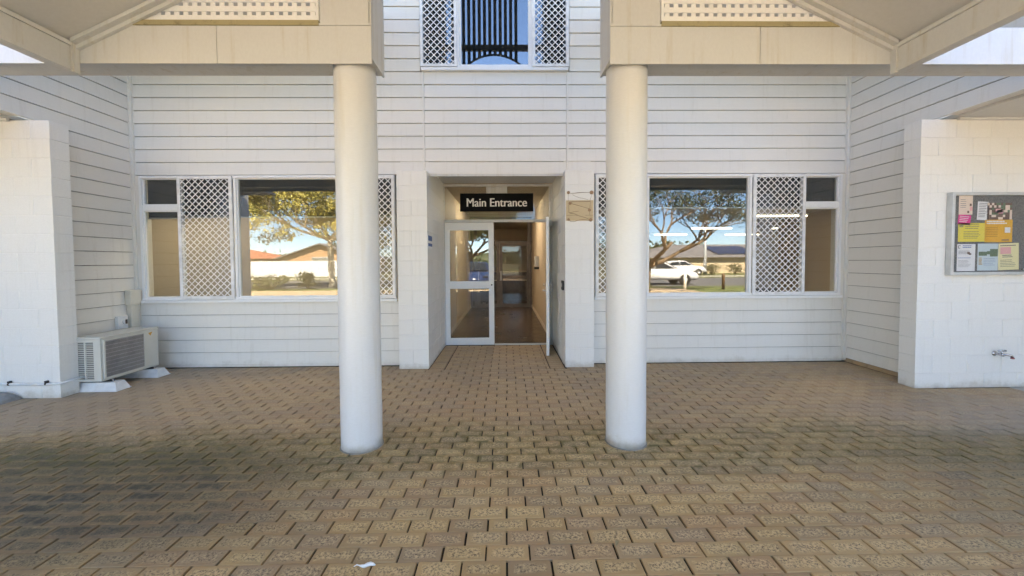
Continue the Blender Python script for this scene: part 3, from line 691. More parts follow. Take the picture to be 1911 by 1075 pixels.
# ------------------------------------------------------------------ the portico
P = thing('portico', (-0.09, 0, 0), 'cream gabled entrance portico on two round columns with white lattice above its tie beams', 'portico')
YG = 2.934
COLX = (-1.149, 0.949)
def round_column(x, y, top, mat):
    m = MB(); prof = [(0.1555 + 0.0007 * math.sin(k * 5.1) + 0.0004 * math.sin(k * 2.3), top * k / 40) for k in range(41)]
    m.lathe((x, y, 0), prof, 64); c = m.build('column', mat, P)
    m = MB(); m.lathe((x, y, 0), [(0.165, -0.004), (0.164, 0.002), (0.158, 0.006), (0.1545, 0.007)], 48); m.build('base_seal', M['grime_shade'], c)
    return c
for x in COLX: round_column(x, 3.118, 2.924, M['column'])
AX = -0.0946; SL = 0.473
rake = lambda x: 4.421 - SL * abs(x - AX)      # underside of the sloping soffit
for sgn in (-1, 1):
    mx = lambda a: a if sgn < 0 else 2 * AX - a
    def bx(m, a, b, *r, ch=0.0):
        q = sorted((mx(a), mx(b))); m.box(q[0], q[1], *r, ch=ch)
    m = MB(); bx(m, -9.0, -0.978, YG + 0.013, YG + 0.284, 2.9256, 3.150); m.build('tie_beam', M['cream'], P)
    m = MB()
    for a, b in ((-2.064, -0.961), (-3.055, -2.068), (-5.26, -3.059), (-9.0, -5.264)): bx(m, a, b, YG, YG + 0.012, 2.8824, 3.150, ch=0.0015)
    bx(m, -0.9775, -0.963, YG + 0.0125, YG + 0.315, 2.9256, 4.6)
    m.build('fascia', M['cream'], P)
    m = MB(); bx(m, -1.327, -0.979, YG + 0.004, YG + 0.273, 3.1505, 4.65); bx(m, -1.3335, -0.962, YG - 0.004, YG + 0.003, 3.152, 3.168); m.build('gable_post', M['cream'], P)
    m = MB(); bx(m, -2.755, -1.3335, YG - 0.008, YG + 0.06, 3.151, 3.1855); m.build('ledge', M['moss'], P)
    # lattice, cut to the rake
    m = MB(); z = 3.190; pz = 0.0647
    while z < 3.86:
        lim = AX - (4.421 - (z + 0.036)) / SL + 0.03
        if lim < -1.37: bx(m, max(lim, -2.735), -1.334, YG + 0.006, YG + 0.014, z, z + 0.037)
        z += pz
    x = -1.367
    while x > -2.69:
        top = rake(x) - 0.05
        if top > 3.23: bx(m, x - 0.034, x, YG + 0.0145, YG + 0.022, 3.190, top)
        x -= pz
    bx(m, -1.3535, -1.3338, YG - 0.004, YG + 0.0145, 3.186, 3.86); m.build('lattice_panel', M['lattice'], P)
    # eaves beam running back towards the street
    m = MB(); bx(m, -3.118, -3.053, -2.2, YG - 0.002, 2.809, 3.0067, ch=0.002); bx(m, -3.0525, -3.039, -2.2, YG - 0.047, 2.809, 2.834, ch=0.001); bx(m, -3.0525, -3.037, -2.2, YG - 0.047, 2.980, 3.0077, ch=0.001)
    bx(m, -3.0525, -3.034, YG - 0.046, YG - 0.003, 2.802, 3.012, ch=0.001); m.build('eaves_beam', M['cream'], P)
    # sloping soffit and roof sheet over it
    m = MB(); a, b = -3.123, AX
    m.prism([(mx(a), -2.2, rake(a)), (mx(b), -2.2, rake(AX)), (mx(b), -2.2, rake(AX) + 0.012), (mx(a), -2.2, rake(a) + 0.012)], (0, YG + 2.19, 0), 1); m.build('soffit', M['soffit'], P)
    m = MB(); m.prism([(mx(-3.28), -2.4, rake(-3.28) + 0.05), (mx(b), -2.4, rake(AX) + 0.05), (mx(b), -2.4, rake(AX) + 0.1), (mx(-3.28), -2.4, rake(-3.28) + 0.1)], (0, YG + 2.42, 0), 1); m.build('roof', M['roof'], P)
    m = MB()    # raking trim where the soffit meets the gable frame
    for (y0, y1, d0, d1) in ((YG - 0.063, YG - 0.002, 0.004, 0.031), (YG - 0.025, YG - 0.0015, 0.0315, 0.061)):
        m.prism([(mx(-3.034), y0, rake(-3.034) - d1), (mx(-1.3355), y0, rake(-1.3355) - d1), (mx(-1.3355), y0, rake(-1.3355) - d0), (mx(-3.034), y0, rake(-3.034) - d0)], (0, y1 - y0, 0), 1)
    m.build('raking_trim', M['cream'], P)
# street-side frame of the portico: posts, beam, lattice
m = MB(); m.box(-3.15, 2.97, -2.26, -2.04, 2.80, 3.08, 0.003); m.build('tie_beam', M['cream'], P)
for x in (-3.0, 2.81): round_column(x, -2.15, 2.80, M['column'])
m = MB(); z = 3.09
while z < 4.0:
    w_ = (4.421 - (z + .05)) / SL
    if w_ > 0.1: m.box(AX - w_, AX + w_, -2.17, -2.162, z, z + 0.038)
    z += 0.085
x = -2.75
while x < 2.55:
    if abs(x - AX) > 0.09: m.box(x, x + 0.038, -2.1615, -2.154, 3.09, min(4.05, rake(x) - 0.05))
    x += 0.085
m.box(AX - 0.12, AX + 0.12, -2.2, -2.174, 3.07, 4.35); m.build('lattice_panel', M['lattice'], P)
# tall slatted screen with a round-headed opening above the gap between the posts
m = MB(); y0 = 3.04; dz = -0.06
for (a, b) in ((-2.3, -1.15), (-1.05, -0.86), (0.475, 0.60), (0.76, 2.1)): m.box(a, b, y0 - .04, y0 + .04, 4.66, 7.6)
m.box(-2.3, 2.1, y0 - .038, y0 + .038, 7.601, 7.7)
for a, b in ((-0.86, 0.475), (-1.149, -1.051), (0.601, 0.759)): m.box(a, b, y0 - .034, y0 + .034, 5.685 + dz, 5.79 + dz)
cx, R, zc = -0.205, 0.80, 4.805 + dz
x = -0.835
for k in range(11):
    a, b = x, x + 0.062; x += 0.1035
    zb = zc + math.sqrt(max(0.0, R * R - ((a + b) / 2 - cx) ** 2)) if abs((a + b) / 2 - cx) < R else zc
    m.box(a, b, y0 - .01, y0 + .01, max(zb, 4.66), 5.684 + dz); m.box(a, b, y0 - .01, y0 + .01, 5.791 + dz, 7.6)
arc = [(cx + R * math.cos(math.pi * k / 24), y0, zc + R * math.sin(math.pi * k / 24)) for k in range(25)]
m.tube(arc, 0.02, 6); m.build('slatted_screen', M['slat'], P)

# ------------------------------------------------------------------ sign, stickers, switches
S = thing('entrance_sign', (-0.148, YD - 0.06, 2.297), 'black sign with white lettering reading Main Entrance above the doors', 'sign')
one('board', M['signblack'], S, (-0.769, 0.474, YD - 0.058, YD - 0.045, 2.297, 2.601), ch=0.002)
def text_mesh(body, x0, x1, zbase, cap, y, mat, parent, name='lettering', off=0.02, space=1.0):
    cu = bpy.data.curves.new(name, 'FONT'); cu.body = body; cu.size = 1; cu.offset = off; cu.extrude = 0.004; cu.space_character = space
    tmp = bpy.data.objects.new('tmp', cu); COL.objects.link(tmp); bpy.context.view_layer.update()
    me = bpy.data.meshes.new_from_object(tmp.evaluated_get(bpy.context.evaluated_depsgraph_get())); bpy.data.objects.remove(tmp); bpy.data.curves.remove(cu)
    v = np.array([q.co[:] for q in me.vertices]); lo, hi = v.min(0), v.max(0)
    sx = (x1 - x0) / (hi[0] - lo[0]); sz = cap / hi[1]
    org = at(parent)
    for q in me.vertices: q.co = (x0 + (q.co.x - lo[0]) * sx - org.x, y - q.co.z * 0.3 - org.y, zbase + q.co.y * sz - org.z)
    me.materials.clear(); me.materials.append(mat); me.name = name
    o = bpy.data.objects.new(name, me); COL.objects.link(o); o.parent = parent; return o
for k, dx in enumerate((-0.0042, -0.002, 0.0, 0.002, 0.0042)): text_mesh('Main Entrance', -0.653 + dx, 0.362 + dx, 2.379, 0.138, YD - 0.0597 - 0.0002 * k, M['signwhite'], S, off=0.0)
_t = [o for o in S.children if o.name.startswith('lettering')]
bm = bmesh.new()
for o in _t: bm.from_mesh(o.data)
bm.to_mesh(_t[0].data); bm.free()
for o in _t[1:]: bpy.data.objects.remove(o)
m = MB(); m.box(-0.326, 0.031, YD - 0.030, YD - 0.02, 2.60, 2.722); m.build('bracket_plate', M['cream'], S)

t = thing('notice_sticker', (-1.045, 5.5, 1.63), 'small blue and white sign on the left inner face of the entrance recess', 'sign')
one('plate', M['signwhite'], t, (-1.049, -1.043, 5.36, 5.66, 1.63, 1.815)); one('print', M['blue'], t, (-1.0428, -1.0420, 5.37, 5.65, 1.735, 1.805), (-1.0428, -1.0420, 5.37, 5.65, 1.66, 1.70))
t = thing('door_button', (0.80, 5.5, 1.05), 'black door release box on the right inner face of the entrance recess', 'switch')
one('box', M['black'], t, (0.775, 0.801, 5.44, 5.58, 1.045, 1.175), ch=0.006); one('button', M['alu'], t, (0.768, 0.775, 5.48, 5.54, 1.09, 1.14), ch=0.002)

# stained patch of the removed sign on the right pier
t = thing('old_sign_backing', (1.0, YP, 1.97), 'tan backing with brown glue trails left on the right entrance pier', 'sign')
one('backing', M['tan'], t, (0.812, 1.178, YP - 0.006, YP - 0.0005, 1.985, 2.258))
m = MB(); yy = YP - 0.008
ux = lambda u: 0.81 + (u - 215) / 710 * 0.381
uz = lambda v: 2.387 - (v - 215) / 770 * 0.412
def trail(pts, r): m.tube([(ux(a), yy + 0.001, uz(b)) for a, b in pts], [q * 0.62 for q in r] if isinstance(r, list) else r * 0.62, 6)
trail([(320, 285), (430, 280), (520, 268), (610, 262), (700, 262), (830, 262)], [.0035, .005, .007, .006, .0045, .004])
trail([(375, 315), (450, 355), (560, 395), (660, 410), (770, 445)], 0.0028); trail([(275, 290), (272, 480)], 0.0025); trail([(855, 330), (830, 420), (815, 470)], 0.0025)
trail([(330, 500), (450, 487), (600, 492), (700, 487), (830, 485)], [.005, .004, .004, .004, .006])
trail([(350, 540), (500, 580), (650, 625), (810, 672)], [.005, .0045, .0035, .004]); trail([(285, 560), (288, 770)], 0.0035); trail([(830, 500), (812, 660), (808, 820)], 0.0025)
trail([(530, 728), (400, 745), (300, 770)], 0.0035); trail([(300, 770), (430, 795), (560, 850), (700, 890), (800, 935)], [.005, .0045, .004, .004, .005])
trail([(250, 930), (340, 985), (430, 985), (540, 950), (640, 935), (750, 950), (840, 970)], [.006, .004, .0045, .004, .004, .004, .006])
trail([(230, 835), (420, 825), (500, 835)], 0.003); trail([(700, 830), (900, 828)], 0.0025)
m.build('glue_trail', M['glue'], t)
m = MB()
for u, v, r in ((280, 262, .021), (860, 262, .026), (320, 530, .022), (805, 700, .021), (835, 945, .023), (280, 935, .018)): m.lathe((ux(u), YP - 0.0005, uz(v)), [(r, 0.0), (r, -0.007), (r * .8, -0.010)], 18, axis='y')
each(m, 'glue_dab', M['discs'], t)

# ------------------------------------------------------------------ notice board with its posters
Yf = YB - 0.062
N = thing('notice_board', (5.5, YB - 0.03, 1.262), 'wall mounted aluminium notice board cabinet with grey felt back on the block wall', 'notice board')
m = MB(); rect_frame(m, 4.853, 6.16, 1.262, 2.165, Yf, YB - 0.002, 0.034, 0.004); m.build('frame', M['alu'], N)
one('back_panel', M['felt'], N, (4.888, 6.125, YB - 0.026, YB - 0.02, 1.297, 2.13))
one('glass_door', M['gcase'], N, (4.888, 6.125, Yf + 0.010, Yf + 0.014, 1.297, 2.13))
m = MB(); m.tube([(5.66, Yf - 0.012, 1.325), (5.66, Yf + 0.008, 1.325)], 0.011, 12); m.build('lock', M['chrome'], N)
yp = YB - 0.0275; GP = 'papers pinned in the notice board'
def paper(x0, x1, z0, z1, mat, label, prints=(), tilt=0.0, curl=0.0):
    t = thing('poster', ((x0 + x1) / 2, yp, z0), label, 'poster', GP); cx, cz = (x0 + x1) / 2, (z0 + z1) / 2
    R = Matrix.Translation((cx, 0, cz)) @ Matrix.Rotation(tilt, 4, 'Y') @ Matrix.Translation((-cx, 0, -cz))
    m = MB(); m.M = R; n = 6
    for k in range(n):
        a, b = x0 + (x1 - x0) * k / n, x0 + (x1 - x0) * (k + 1) / n; ya, yb_ = yp - curl * math.sin(k / n * 3) , yp - curl * math.sin((k + 1) / n * 3)
        m.face([(a, ya, z0), (b, yb_, z0), (b, yb_, z1), (a, ya, z1)], True); m.face([(a, ya + .0006, z1), (b, yb_ + .0006, z1), (b, yb_ + .0006, z0), (a, ya + .0006, z0)], True)
    m.build('sheet', M[mat], t); W, H = x1 - x0, z1 - z0
    for nm, mt, rects in prints:
        q = MB(); q.M = R
        for (u0, u1, v0, v1) in rects: q.box(x0 + W * u0, x0 + W * u1, yp - curl - 0.0014, yp - curl - 0.0006, z0 + H * v0, z0 + H * v1)
        q.build(nm, M[mt], t)
def lines(u0, u1, v0, v1, n, seed=1, fill=0.4):
    r = random.Random(seed); h = (v1 - v0) / n
    out = []
    for i in range(n):
        a = u0
        e = u1 - r.random() * 0.25 * (u1 - u0)
        while a < e - 0.03:
            wl = min(e - a, r.uniform(.05, .16) * (u1 - u0)); out.append((a, a + wl * .86, v1 - (i + fill) * h, v1 - i * h)); a += wl
    return out
paper(4.962, 5.115, 1.925, 2.131, 'palep', 'pale pink poster in the top left corner of the notice board', [('picture', 'brownp', [(.78, .92, .45, .58), (.62, .75, .08, .2)]), ('figure', 'rose', [(.8, .98, .2, .42)]), ('printing', 'ink', lines(.1, .6, .3, .8, 5, 2, .2))])
paper(4.958, 5.098, 1.815, 1.923, 'pink', 'bright pink slip below the pale pink poster', [('printing', 'paper', lines(.1, .9, .15, .85, 4, 3, .35))], 0.10)
paper(5.17, 5.29, 1.865, 2.066, 'paper', 'narrow white list pinned left of the photo collage', [('printing', 'ink', lines(.12, .88, .1, .92, 9, 4, .3))], 0.04)
mosaic = lambda sd, n, prob: [(i / n, (i + 1) / n, j / 7, (j + 1) / 7) for i in range(n) for j in range(7) if random.Random(sd * 997 + i * 31 + j).random() < prob]
paper(5.278, 5.556, 1.87, 2.052, 'brownp', 'photo collage flyer with a pale heart in its middle', [('photo', 'palep', mosaic(3, 11, .3)), ('snapshot', 'green', [r for r in mosaic(5, 11, .2) if r not in mosaic(3, 11, .3)]), ('rosette', 'rose', [(.34, .66, .36, .64)]), ('heart', 'paper', [(.38, .62, .42, .58)])])
paper(4.962, 5.262, 1.628, 1.833, 'yellow', 'yellow notice with fine black print on the left of the board', [('printing', 'ink', lines(.25, .9, .62, .95, 3, 6, .25) + lines(.2, .85, .12, .55, 5, 7, .25)), ('title', 'ink', lines(.04, .22, .76, .9, 2, 8, .6))])
paper(5.258, 5.568, 1.622, 1.868, 'orange', 'orange poster with white heading beside the yellow notice', [('heading', 'paper', lines(.06, .8, .78, .95, 2, 9, .6)), ('printing', 'gold', lines(.05, .55, .2, .66, 6, 10, .45)), ('stamp', 'paper', [(.72, .92, .42, .66)]), ('footer', 'ink', lines(.62, .92, .06, .12, 1, 11, .8))])
paper(4.957, 5.16, 1.306, 1.603, 'paper', 'white sheet with blue heading in the bottom left of the board', [('heading', 'inkb', lines(.3, .85, .83, .95, 2, 12, .5) + lines(.05, .8, .48, .5, 1, 13, 1)), ('printing', 'ink', lines(.08, .7, .6, .75, 3, 14, .3) + lines(.08, .8, .12, .4, 6, 15, .2)), ('logo', 'ink', [(.05, .19, .93, .95), (.05, .08, .85, .93), (.05, .16, .84, .86)]), ('picture', 'brownp', [(.56, .70, .63, .71), (.64, .78, .60, .66)])])
paper(5.187, 5.418, 1.311, 1.607, 'sky_p', 'pale blue sheet with a landscape photo, bottom middle of the board', [('photo', 'green', [(.05, .45, .55, .7), (.6, .97, .52, .8), (.45, .62, .6, .72)]), ('band', 'sky_p', [(.0, .02, .0, .02)]), ('printing', 'inkb', lines(.3, .9, .15, .45, 5, 16, .2)), ('margin_print', 'gold', lines(.06, .25, .2, .48, 6, 17, .5))])
paper(5.418, 5.65, 1.317, 1.61, 'cream_p', 'cream and pink flyer hanging bottom right beside the lock', [('wash', 'rose', [(.1, .62, .6, .86)]), ('printing', 'ink', lines(.1, .9, .88, .93, 1, 18, .6) + lines(.2, .75, .44, .56, 2, 19, .4) + lines(.1, .85, .08, .38, 5, 20, .25))], -0.035)

# ------------------------------------------------------------------ tap
T = thing('garden_tap', (5.45, YB, 0.37), 'chrome garden tap with a red collar low on the white block wall', 'tap')
m = MB(); m.lathe((5.445, YB, 0.385), [(0.028, 0.0), (0.028, -0.006), (0.014, -0.012), (0.014, -0.05), (0.018, -0.055), (0.018, -0.085), (0.012, -0.09)], 18, axis='y'); m.build('flange', M['chrome'], T)
m = MB(); m.tube([(5.445, YB - 0.07, 0.385), (5.48, YB - 0.085, 0.388), (5.515, YB - 0.095, 0.38), (5.525, YB - 0.10, 0.36)], [.013, .012, .012, .013], 12); m.build('spout', M['chrome'], T)
m = MB(); m.tube([(5.445, YB - 0.07, 0.39), (5.445, YB - 0.07, 0.425)], 0.008, 10); m.tube([(5.405, YB - 0.07, 0.428), (5.485, YB - 0.07, 0.428)], [.011, .011], 10); m.build('handle', M['chrome'], T)
m = MB(); m.lathe((5.525, YB - 0.10, 0.345), [(0.016, 0.0), (0.016, 0.014)], 14); m.build('collar', M['red'], T)

# ------------------------------------------------------------------ air conditioner
A = thing('air_conditioner', (-4.70, 4.85, 0.075), 'cream outdoor air conditioning unit with slotted end on white feet', 'air conditioner')
x0, x1, y0, y1, zb, zt = -4.862, -4.556, 4.495, 5.235, 0.118, 0.622
m = MB(); m.box(x0, x1, y0 + 0.02, y1, zb, zt - 0.022, 0.012)
# slotted end frame facing the street
m.box(x0 + 0.004, x0 + 0.022, y0, y0 + 0.0195, zb + .004, zt - .024); m.box(x1 - 0.085, x1 - 0.004, y0, y0 + 0.0195, zb + .004, zt - .024, 0.004)
m.box(x0 + 0.1175, x0 + 0.130, y0 + .001, y0 + 0.0195, zb + .02, zt - .04)
m.box(x0 + 0.0221, x1 - 0.0851, y0 + .0005, y0 + 0.0195, zb + .004, zb + .03); m.box(x0 + 0.0221, x1 - 0.0851, y0 + .0005, y0 + 0.0195, zt - .05, zt - .024)
for k in range(20):
    z = zb + 0.032 + k * 0.0212
    m.box(x0 + 0.0221, x1 - 0.0851, y0 + 0.003, y0 + 0.016, z + 0.0105, z + 0.0195)
m.build('casing', M['acbody'], A)
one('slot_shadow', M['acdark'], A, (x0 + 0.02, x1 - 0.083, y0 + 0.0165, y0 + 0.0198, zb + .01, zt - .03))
one('lid', M['acbody'], A, (x0 - 0.004, x1 + 0.004, y0 - 0.003, y1 + 0.003, zt - 0.021, zt, ), ch=0.006)
m = MB(); rect_frame(m, 0, 1, 0, 1, 0, 0.01, 0.03) if False else None
gx = x1 + 0.001; gy0, gy1, gz0, gz1 = 4.535, 5.015, 0.158, 0.572
m.box(gx, gx + 0.016, gy0 - 0.02, gy0, gz0 - .01, gz1 + .01, 0.003); m.box(gx, gx + 0.012, gy1, gy1 + 0.012, gz0 - .01, gz1 + .01, 0.003); m.box(gx, gx + 0.014, gy0 + .0005, gy1 - .0005, gz1, gz1 + 0.012, 0.003); m.box(gx, gx + 0.014, gy0 + .0005, gy1 - .0005, gz0 - 0.012, gz0, 0.003)
m.build('grille_frame', M['acbody'], A)
m = MB()
k = 0
while gy0 + k * 0.0098 < gy1: m.box(gx + 0.009, gx + 0.0115, gy0 + k * 0.0098, gy0 + k * 0.0098 + 0.0034, gz0, gz1); k += 1
k = 0
while gz0 + k * 0.045 < gz1: m.box(gx + 0.0118, gx + 0.014, gy0, gy1, gz0 + k * 0.045, gz0 + k * 0.045 + 0.005); k += 1
m.build('grille', M['acgrille'], A); one('fan_opening', M['acdark'], A, (gx, gx + 0.003, gy0, gy1, gz0, gz1))
m = MB(); m.face([(gx + 0.0008, 5.088, 0.565), (gx + 0.0008, 5.148, 0.575), (gx + 0.0008, 5.118, 0.525)]); m.build('warning_mark', M['gold'], A)
m = MB()
for y in (y0 + 0.10, y1 - 0.10): m.box(x0 - 0.012, x1 + 0.028, y - 0.02, y + 0.02, 0.0985, 0.117, 0.003)
each(m, 'mounting_rail', M['rubber'], A)
m = MB()
for y in (y0 + 0.10, y1 - 0.10): m.tube([(x1 + 0.022, y, 0.09), (x1 + 0.022, y, 0.124)], 0.011, 8)
each(m, 'bolt', M['chrome'], A)
GF = 'moulded feet under the air conditioner'
def foot(y, label):
    t = MB(); X0, X1 = -4.925, -4.415; b = 0.03; hw = 0.085
    lo = [(X0, y - hw, .012), (X1, y - hw, .012), (X1, y + hw, .012), (X0, y + hw, .012)]; hi = [(X0 + b, y - hw + b, .098), (X1 - b * 1.3, y - hw + b, .098), (X1 - b * 1.3, y + hw - b, .098), (X0 + b, y + hw - b, .098)]
    t.face(hi); t.face(lo[::-1])
    for k in range(4): t.face([lo[k], lo[(k + 1) % 4], hi[(k + 1) % 4], hi[k]])
    t.box(X0 - .008, X1 + .008, y - hw - .008, y + hw + .008, 0.001, 0.0118, 0.002)
    f = t.build('mounting_foot', M['pvc'], None, label=label, cat='foot', group=GF); return f
foot(y0 + 0.10, 'white plastic foot under the slotted near end of the air conditioner'); foot(y1 - 0.10, 'white plastic foot under the far end of the air conditioner, next to the window wall')
t = thing('duct_cover', (-5.02, 5.39, 0.5), 'cream pipe duct cover running up the side boards behind the air conditioner', 'duct')
one('channel', M['duct'], t, (XL + 0.019, -4.985, 5.335, 5.452, 0.05, 0.91), ch=0.008); one('cap', M['duct'], t, (XL + 0.017, -4.967, 5.315, 5.472, 0.90, 1.098), ch=0.012)
t = thing('isolator_switch', (-5.02, 5.22, 0.62), 'grey isolator switch box with round dial on the side boards', 'switch')
one('box', M['pvc'], t, (XL + 0.019, -5.005, 5.17, 5.31, 0.60, 0.765), ch=0.006)
m = MB(); m.lathe((-5.0045, 5.262, 0.69), [(0.036, 0.0), (0.036, 0.008), (0.028, 0.012)], 20, axis='x'); m.build('dial', M['pvc'], t); one('knob', M['acdark'], t, (-4.992, -4.975, 5.254, 5.270, 0.662, 0.718), ch=0.003)
t = thing('drain_pipe', (-5.3, YB - 0.02, 0.15), 'thin white pipe clipped along the foot of the left block wall', 'pipe')
m = MB(); m.tube([(-8.0, YB - 0.017, 0.166), (-5.4, YB - 0.017, 0.164), (-4.93, YB - 0.017, 0.158), (-4.80, YB - 0.012, 0.165), (-4.765, YB + 0.03, 0.175), (-4.755, YB + 0.2, 0.178)], 0.0135, 10); m.build('pipe', M['pvc'], t)
m = MB()
for x in (-5.335, -4.945, -6.3):
    m.lathe((x, YB - 0.017, 0.163), [(0.0165, -0.008), (0.0165, 0.008)], 12, axis='x'); m.box(x - 0.008, x + 0.008, YB - 0.004, YB + 0.001, 0.165, 0.196); m.box(x - 0.010, x + 0.018, YB - 0.03, YB - 0.004, 0.178, 0.196, .003)
each(m, 'clip', M['rubber'], t)
m = MB()    # weathered ramp kerb at the left edge
prof = [(4.30, 0.0), (4.30, 0.075), (4.25, 0.105), (4.12, 0.09), (3.98, 0.03), (3.93, 0.0)]
secs = [(-5.22, 0.35, 0.02), (-5.30, 0.8, 0.0), (-5.6, 1.0, 0.0), (-6.2, 1.02, 0.0), (-7.2, 1.0, 0.0)]
rings = [[m.pt((x, 4.30 + (y - 4.30) * (0.6 + 0.4 * sc) + random.gauss(0, .003), z * sc + 0.001)) for y, z in prof] for x, sc, _ in secs]
for a, b in zip(rings, rings[1:]):
    for k in range(len(prof)): m.f.append([a[k], a[(k + 1) % 6], b[(k + 1) % 6], b[k]]); m.sm.append(True)
m.f.append(rings[0][::-1]); m.f.append(rings[-1]); m.sm += [False, False]
m.build('kerb_ramp', M['concrete'], None, label='grey weathered concrete ramp kerb at the foot of the left block wall', cat='kerb')

# small litter on the paving
m = MB(); pts = []
c = Vector((-0.68, 1.842, 0.006))
for k in range(9): pts.append((c.x - 0.05 + 0.0125 * k, c.y + 0.006 * math.sin(k * 1.3) + 0.0012 * k, 0.006 + 0.004 * abs(math.sin(k * 1.7))))
m.tube(pts, [.002, .003, .003, .006, .008, .009, .009, .007, .003], 6); m.build('paper_scrap', M['signwhite'], None, label='crumpled white paper scrap on the pavers in the foreground', cat='litter')
leafm = plain('dry leaf', (0.42, 0.32, 0.17), 0.7, var=0.2)
def dry_leaf(x, y, L, a, label):
    m = MB(); m.M = Matrix.Translation((x, y, 0.004)) @ Matrix.Rotation(a, 4, 'Z'); n = 6
    for k in range(n):
        u0, u1 = k / n, (k + 1) / n; w0, w1 = .22 * L * math.sin(math.pi * u0) + .0006, .22 * L * math.sin(math.pi * u1) + .0006; h0, h1 = .012 * math.sin(3 * u0), .012 * math.sin(3 * u1)
        m.face([(u0 * L, -w0, h0), (u1 * L, -w1, h1), (u1 * L, 0, h1 - .003), (u0 * L, 0, h0 - .003)]); m.face([(u0 * L, 0, h0 - .003), (u1 * L, 0, h1 - .003), (u1 * L, w1, h1), (u0 * L, w0, h0)])
    m.build('dry_leaf', leafm, None, label=label, cat='leaf', group='dry leaves on the pavers')
dry_leaf(-0.19, 2.82, 0.06, 0.7, 'curled tan leaf on the pavers between the two columns')
dry_leaf(-0.80, 3.30, 0.045, 2.2, 'pale fallen leaf just right of the left column')
dry_leaf(0.55, 1.95, 0.04, 1.2, 'small brown leaf in the foreground right of centre')

# ------------------------------------------------------------------ across the road: what the glass mirrors
bark = painted('bark', (0.17, 0.115, 0.07), 0.9, 0.4, (0.12, 0.09, 0.06), (3, 3, 12), 0.6, 0.02, 3)
palebark = painted('pale bark', (0.64, 0.57, 0.46), 0.9, 0.4, (0.25, 0.2, 0.14), (3, 3, 12), 0.6, 0.02, 3)
def leaf_mat(name, a, b):
    s = NT(name); p = s.world(); n = s.noise(p, 0.9, 3); n2 = s.noise(p, 7, 2)
    c = s.mix(s.rng(n, .35, .65), a, b); c = s.mix(s.rng(n2, .35, .7, 0, .6), c, tuple(q * .55 for q in b)); s.base(c, 0.6)
    tl = s.n('BsdfTranslucent'); s.l(c, tl.inputs[0]); mx = s.n('MixShader'); mx.inputs[0].default_value = 0.3
    s.l(s.b.outputs[0], mx.inputs[1]); s.l(tl.outputs[0], mx.inputs[2]); s.l(mx.outputs[0], s.out.inputs[0]); return s.m
L_yel = leaf_mat('yellow green leaves', (0.60, 0.51, 0.14), (0.40, 0.37, 0.10)); L_dark = leaf_mat('dark leaves', (0.045, 0.07, 0.022), (0.09, 0.10, 0.035)); L_ol = leaf_mat('olive leaves', (0.22, 0.21, 0.08), (0.13, 0.15, 0.05))
def leaves_mesh(name, centres, n_each, size, mat, parent):
    C = np.repeat(np.array([c[:3] for c in centres]), n_each, 0); R = np.repeat(np.array([c[3] for c in centres]), n_each)
    d = RNG.normal(size=C.shape); d /= np.linalg.norm(d, axis=1)[:, None]; rad = R * (0.45 + 0.6 * RNG.random(len(R)))
    d[:, 2] *= 0.75; P0 = C + d * rad[:, None]
    a = RNG.normal(size=C.shape); a /= np.linalg.norm(a, axis=1)[:, None]; b = np.cross(a, RNG.normal(size=C.shape)); b /= np.linalg.norm(b, axis=1)[:, None]
    sz = size * (0.6 + 0.8 * RNG.random(len(R)))[:, None]
    V = np.stack([P0 - a * sz, P0 + b * sz * .5, P0 + a * sz, P0 - b * sz * .5], 1).reshape(-1, 3); V -= np.array(at(parent))
    F = np.arange(len(V)).reshape(-1, 4)
    me = bpy.data.meshes.new(name); me.from_pydata(V.tolist(), [], F.tolist()); me.update(); me.materials.append(mat)
    o = bpy.data.objects.new(name, me); COL.objects.link(o); o.parent = parent; return o
def tree(name, loc, h_trunk, spread, levels, r0, label, lmat, bmat, n_each, lsize, clump, seed, up=0.6, start=4, dome=None):
    rd = random.Random(seed); t = thing(name, loc, label, 'tree'); m = MB(); tips = []
    def grow(p, d, L, r, lv):
        pts = [p]; rr = [r]; q = p; dd = d
        for k in range(4):
            dd = (dd + Vector((rd.gauss(0, .14), rd.gauss(0, .14), rd.gauss(0.02, .08)))).normalized(); q = q + dd * L / 4; pts.append(q); rr.append(r * (1 - .1 * (k + 1)))
        m.tube(pts, rr, 8 if lv > 1 else 5)
        if lv <= 1: tips.append((*pts[3], clump * rd.uniform(.7, 1.2)));
        if lv == 0: tips.append((*q, clump * rd.uniform(.7, 1.2))); return
        for k in range(3 if rd.random() < .7 else 2):
            a = rd.uniform(0, 6.28); side = Vector((math.cos(a), math.sin(a), rd.uniform(-.1, up))); grow(pts[rd.choice((3, 4, 4))], (dd * .75 + side * .8).normalized(), L * rd.uniform(.62, .85), r * .6, lv - 1)
    base = Vector(loc); top = base + Vector((rd.gauss(0, .1), rd.gauss(0, .1), h_trunk))
    m.tube([base - Vector((0, 0, .1)), base + Vector((0, 0, .25)), (base + top) / 2, top], [r0 * 1.5, r0 * 1.08, r0, r0 * .85], 12)
    for k in range(start):
        a = 6.28 * k / start + rd.uniform(-.4, .4); grow(top - Vector((0, 0, rd.uniform(0, .25))), Vector((math.cos(a), math.sin(a), rd.uniform(.25, .9))).normalized(), spread, r0 * .6, levels)
    if dome:
        (ox, oy, oz, rx, ry, rz, n) = dome
        for k in range(n):
            a = rd.uniform(0, 6.283); el = math.asin(rd.uniform(-.45, 1)); q = rd.uniform(.72, 1.05)
            tips.append((loc[0] + ox + rx * q * math.cos(a) * math.cos(el), loc[1] + oy + ry * q * math.sin(a) * math.cos(el), oz + rz * q * math.sin(el) + rd.gauss(0, .25), clump * rd.uniform(.6, 1.25)))
    m.build('trunk', bmat, t); leaves_mesh('crown', tips, n_each, lsize, lmat, t); return t
